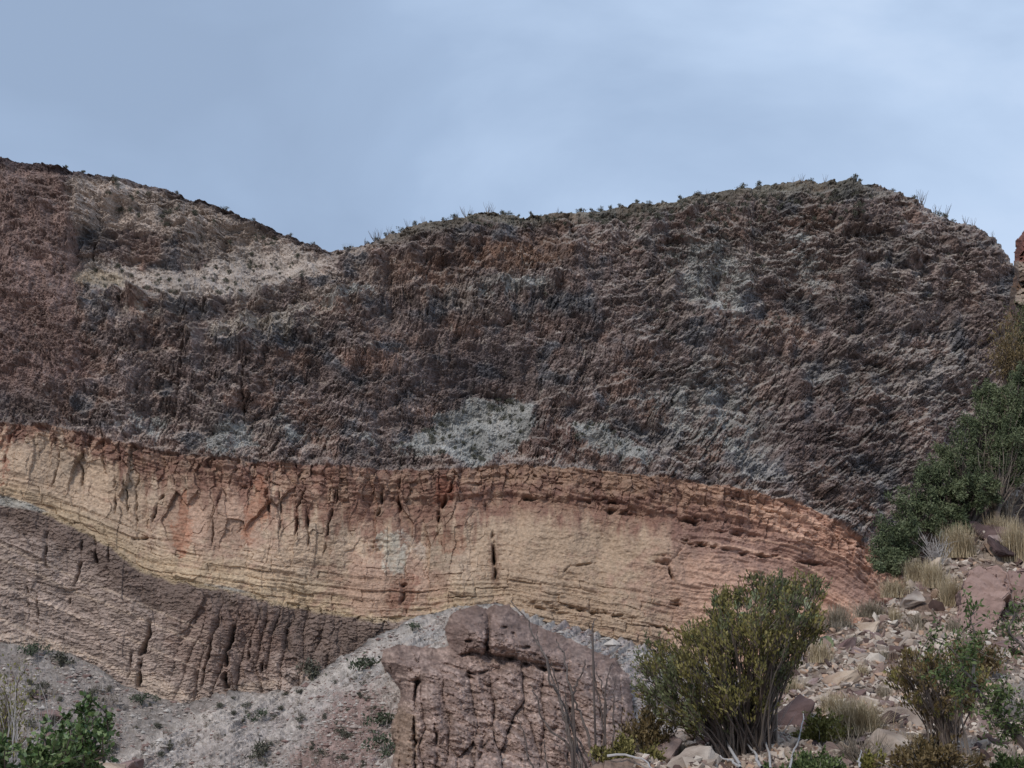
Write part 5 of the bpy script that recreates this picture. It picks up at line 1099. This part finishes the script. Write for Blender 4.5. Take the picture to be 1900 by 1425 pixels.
# ---- prickly pears
M_pad = rock_mat('cactus_pad', [(.13, .17, .09), (.20, .24, .13), (.29, .31, .19)], 3., 40., .15, .15, .01)
def pear(base, spots, label, seed):
    rn = np.random.RandomState(seed); t0 = empty('prickly_pear', base); base = np.array(base)
    for (u, v, hpx, ang) in spots:
        Y = base[1] + rn.uniform(-.12, .12); c = at(u, v, Y) - base; h_ = px_size(hpx, Y) * .5
        bm = bmesh.new(); bmesh.ops.create_uvsphere(bm, u_segments=14, v_segments=9, radius=1)
        m_ = rotm(rn.normal(0, .25), ang, rn.uniform(-.6, .6))
        V_ = np.array([q.co for q in bm.verts]); V_ = V_ * [h_ * .68, h_ * .14, h_]; V_[:, 0] *= 1 + .22 * V_[:, 2] / h_; V_ = V_ @ m_.T + c
        F_ = [[q.index for q in f.verts] for f in bm.faces]; me = bpy.data.meshes.new('pad'); me.from_pydata(V_.tolist(), [], F_); me.materials.append(M_pad); bm.free()
        for pl in me.polygons: pl.use_smooth = True
        o = bpy.data.objects.new('pad', me); col.objects.link(o); o.parent = t0
    return tag(t0, label, 'cactus')
pear(near_pt(1505, 1215), [(1510,1178,32,.1), (1535,1200,40,-.2), (1490,1195,30,.4), (1515,1150,28,-.3), (1498,1120,26,.2), (1480,1150,26,-.1)], 'pale green prickly pear pads poking out right of the big olive bush', 81)
pear(near_pt(1400, 1270) + [0, .5, 0], [(1330,1115,22,.1), (1345,1105,26,-.3), (1368,1120,24,.3), (1388,1120,24,0), (1402,1105,26,-.2), (1418,1140,26,.2), (1378,1150,30,.1), (1430,1120,26,.1), (1455,1118,30,-.2), (1480,1100,30,.2), (1350,1150,28,.2), (1400,1180,32,0), (1450,1170,32,.1)],
     'pale prickly pear pads showing through the top of the olive bush', 82)
# ---- ocotillos in the middle foreground
def ocotillo(base, canes, label, seed, r0=.013, leafy=0):
    rn = np.random.RandomState(seed); t0 = empty('ocotillo', base); base = np.array(base)
    for path in canes:
        b = Buf(); p = np.array([at(u, v, base[1] + d) for u, v, d in path]) - base; p = np.concatenate([[[p[0][0] * .3, 0, -.1]], p])
        s_ = np.linspace(0, 1, 4 * len(p)); k = np.linspace(0, 1, len(p)); q = np.stack([np.interp(s_, k, p[:, i]) for i in range(3)], -1); q += rn.normal(size=q.shape) * .006
        b.tube(q, r0 * (1 - .72 * s_) * (.9 + .25 * rn.rand(len(s_))), 6, .35 + .3 * rn.rand())
        nsp = 70; i = rn.randint(1, len(q), nsp); c = q[i - 1] + (q[i] - q[i - 1]) * rn.rand(nsp, 1); leaves(b, c, .022, rn, .12, .2, tint=(.5, 1))
        b.build('cane', M_cane, t0)
    return tag(t0, label, 'ocotillo')
yo = 11.5
gz_ = lambda u, y, dz=0: (float(at(u, 1300, y)[0]), y, -.9)
ocotillo(gz_(1085, yo), [[(1075,1425,0),(1062,1385,0),(1050,1330,0),(1035,1290,0),(1020,1265,-.1),(1016,1225,-.1),(1005,1205,0),(985,1175,0),(980,1150,0),(955,1125,0),(948,1115,0)], [(1080,1425,0),(1068,1370,.1),(1055,1330,.1),(1030,1275,.1),(1012,1220,.1),(998,1190,.1),(996,1170,.1)],
    [(1102,1425,0),(1092,1370,0),(1075,1320,0),(1062,1290,-.1),(1052,1260,-.1),(1048,1215,0),(1040,1200,0),(1032,1185,0)], [(1062,1290,0),(1070,1270,0),(1082,1245,0),(1085,1225,0)], [(1070,1425,.1),(1050,1375,.1),(1020,1355,.1),(1005,1330,.1),(997,1295,.1),(985,1270,.1)],
    [(1105,1425,0),(1085,1395,.1),(1065,1360,.1),(1055,1335,.1),(1050,1300,.1),(1048,1270,.1)], [(1090,1425,.1),(1075,1395,.1),(1062,1350,.1),(1060,1310,.1)], [(1062,1400,0),(1048,1340,0),(1040,1300,.1),(1028,1250,.1),(1022,1230,.1)]],
    'tall leaning ocotillo with thin bare canes in front of the rock outcrop', 91)
ocotillo(gz_(1122, yo + .3), [[(1122,1425,0),(1120,1380,0),(1117,1320,0),(1110,1290,0),(1103,1250,0),(1100,1200,0),(1095,1180,0)], [(1124,1425,0),(1123,1340,0),(1120,1290,0),(1113,1262,0),(1105,1245,0)], [(1123,1330,0),(1123,1275,0),(1130,1250,0),(1134,1230,0)], [(1138,1425,0),(1138,1360,0),(1139,1300,0),(1141,1260,0)], [(1098,1178,0),(1101,1160,0),(1106,1145,0)], [(1150,1425,0),(1156,1370,0),(1165,1320,0)]],
    'straighter ocotillo standing just right of the leaning one', 92, .011)
ocotillo(gz_(985, yo - .5), [[(988,1425,0),(978,1395,0),(975,1370,0),(970,1355,0),(960,1330,0)], [(1015,1425,0),(1012,1395,0),(1010,1372,0)], [(1060,1425,0),(1045,1400,0),(1030,1375,0)]], 'short broken ocotillo canes left of the leaning ocotillo', 93, .009)
# pale bare dead branches
def dead(path, label, seed, r0=.008):
    rn = np.random.RandomState(seed); b = Buf(); y0 = None; pts = []
    for u, v in path: pts.append(at(u, v, float(nearY(u, v)) - .55))
    pts = np.array(pts); s_ = np.linspace(0, 1, 14); k = np.linspace(0, 1, len(pts)); q = np.stack([np.interp(s_, k, pts[:, i]) for i in range(3)], -1) + rn.normal(size=(14, 3)) * .003
    b.tube(q - q[0], r0 * (1 - .6 * s_), 6, .9); o = b.build('dead_branch', M_grey); o.location = tuple(q[0]); return tag(o, label, 'branch')
dead([(1370,1420),(1345,1365),(1310,1345),(1296,1318),(1294,1302)], 'long pale curved dead branch crossing the stems of the big olive bush', 101)
twiggy(near_pt(1385, 1402), 'thicket of dead grey twigs around the foot of the olive bush', 56, 46, px_size(110, 8), px_size(190, 8), M_grey, r0=.0035)
dead([(1412,1425),(1400,1395),(1375,1370)], 'short pale dead branch at the foot of the olive bush stems', 102)
dead([(1375,1425),(1358,1412),(1336,1404)], 'pale dead branch lying on the bottom edge below the olive bush', 103)
dead([(1430,1425),(1420,1370),(1412,1320),(1416,1285)], 'upright pale dead stick right of the olive bush stems', 104, .006)
dead([(1465,1425),(1478,1380),(1490,1340),(1492,1288)], 'thin upright pale stick left of the yellow shrub', 105, .006)
dead([(1594,1425),(1594,1410),(1598,1392)], 'tiny forked pale stick at the bottom edge by the bright yellow shrub', 106, .006)
dead([(1126,1401),(1165,1401),(1195,1410),(1215,1435)], 'pale dead branch lying over the dark gap at the bottom centre', 107, .007)
dead([(1270,1330),(1262,1318),(1262,1308)], 'small pale hooked twig at the left foot of the olive bush', 108, .005)
# ---- broad leaved bush at the lower left, with dry stems beside it
yb = 7.5
def gl(u, y): return (float(at(u, 1400, y)[0]), y, -.15)
A = lambda u, v, d=0: at(u, v, yb + d)
def broad(base_u, subs, label, seed, n):
    rn = np.random.RandomState(seed); base = np.array(gl(base_u, yb)); t0 = empty('broad_leaved_bush', base); tr = Buf(); lf = Buf(); C_, D_ = [], []
    for sb_ in subs:
        p = np.array([base + [rn.normal() * .05, rn.normal() * .05, 0]] + [A(*q) for q in sb_]) - base; m_ = 16; t = np.linspace(0, 1, m_); k = np.linspace(0, 1, len(p)); q = np.stack([np.interp(t, k, p[:, i]) for i in range(3)], -1)
        tr.tube(q, .008 * (1 - .75 * t) + .001, 5, .5)
        for j in range(16):
            i = rn.randint(5, m_); d = rn.normal(size=3) + [0, 0, .6]; d /= np.linalg.norm(d); L = rn.uniform(.02, .09); e_ = q[i] + d * L; tr.tube([q[i], e_], [.003, .0015], 3, .5)
            for z in range(7): C_.append(q[i] + d * L * rn.rand()); D_.append(d + rn.normal(size=3) * .6)
        for z in range(14): C_.append(q[rn.randint(m_ - 4, m_)]); D_.append(rn.normal(size=3) * .6 + [0, 0, .8])
    C_ = np.array(C_); D_ = np.array(D_); leaves(lf, C_, .034, rn, .62, .3, dirs=D_ * 1.2)
    tr.build('branches', M_wood, t0); lf.build('foliage', M_big, t0); return tag(t0, label, 'bush')
rb = random.Random(3)
sub1 = [[(90 + rb.uniform(-40, 40), 1440), (x + rb.uniform(-8, 8), y + 40), (x, y, rb.uniform(-.25, .25))] for x, y in ((165,1302),(158,1330),(196,1322),(150,1320),(200,1348),(185,1350),(115,1352),(80,1345),(75,1372),(130,1355),(150,1360),(60,1395),(100,1385),(140,1385),(165,1375),(90,1410),(120,1405),(150,1410),(50,1400),(175,1395),(110,1370),(135,1375),(70,1415),(155,1400),(128,1330),(190,1365))]
sub1 += [[(90 + rb.uniform(-40, 60), 1450), (x, y, rb.uniform(-.3, .3))] for x, y in [(rb.uniform(45, 185), rb.uniform(1370, 1430)) for _ in range(13)]]
broad(100, sub1, 'glossy green broad leaved bush at the lower left with a sprig reaching up', 111, 900)
sub2 = [[(x, 1440), (x, y, rb.uniform(-.2, .2))] for x, y in [(rb.uniform(-30, 18), rb.uniform(1375, 1425)) for _ in range(12)]]
broad(-15, sub2, 'second broad leaved bush cut by the lower left corner', 112, 300)
twiggy(gl(45, 9.5), 'stand of pale grey dry stems behind the broad leaved bush at the left', 121, 46, px_size(135, 9.5) + .75, px_size(150, 9.5), M_grey, 'dry_shrub', 0, .007, 2)
twiggy(gl(90, 10.5), 'darker upright dry stems right of the pale grey ones', 122, 22, px_size(90, 10.5) + .75, px_size(90, 10.5), M_fart, 'dry_shrub', 0, .006, 2)
bush('shrub', gl(8, 13), 'yellow green bush top at the left edge behind the dry stems', 'shrub', 123, 26, px_size(95, 13) + 1.0, px_size(60, 13), 1800, .035, M_yel, M_wood, .4, (0, 0), .5, .8, .008, .8)
for (u, v, y_, d, mi, lb) in ((225,1440,11,110,2,'reddish rubble mound at the bottom left beside the broad leaved bush'), (115,1385,12.5,120,2,'low brown boulder behind the broad leaved bush'), (190,1425,10,60,1,'rusty brown rock right under the broad leaved bush sprig')):
    p = at(u, v, y_); s_ = px_size(d, y_); cand = [STM[k_] for k_ in STM if k_[1] == mi]; o = bpy.data.objects.new('rock', cand[u % len(cand)]); col.objects.link(o); o.location = p; o.scale = (s_ * 1.3, s_, s_); o.rotation_euler = (.1, .1, u * .1); tag(o, lb, 'rock')
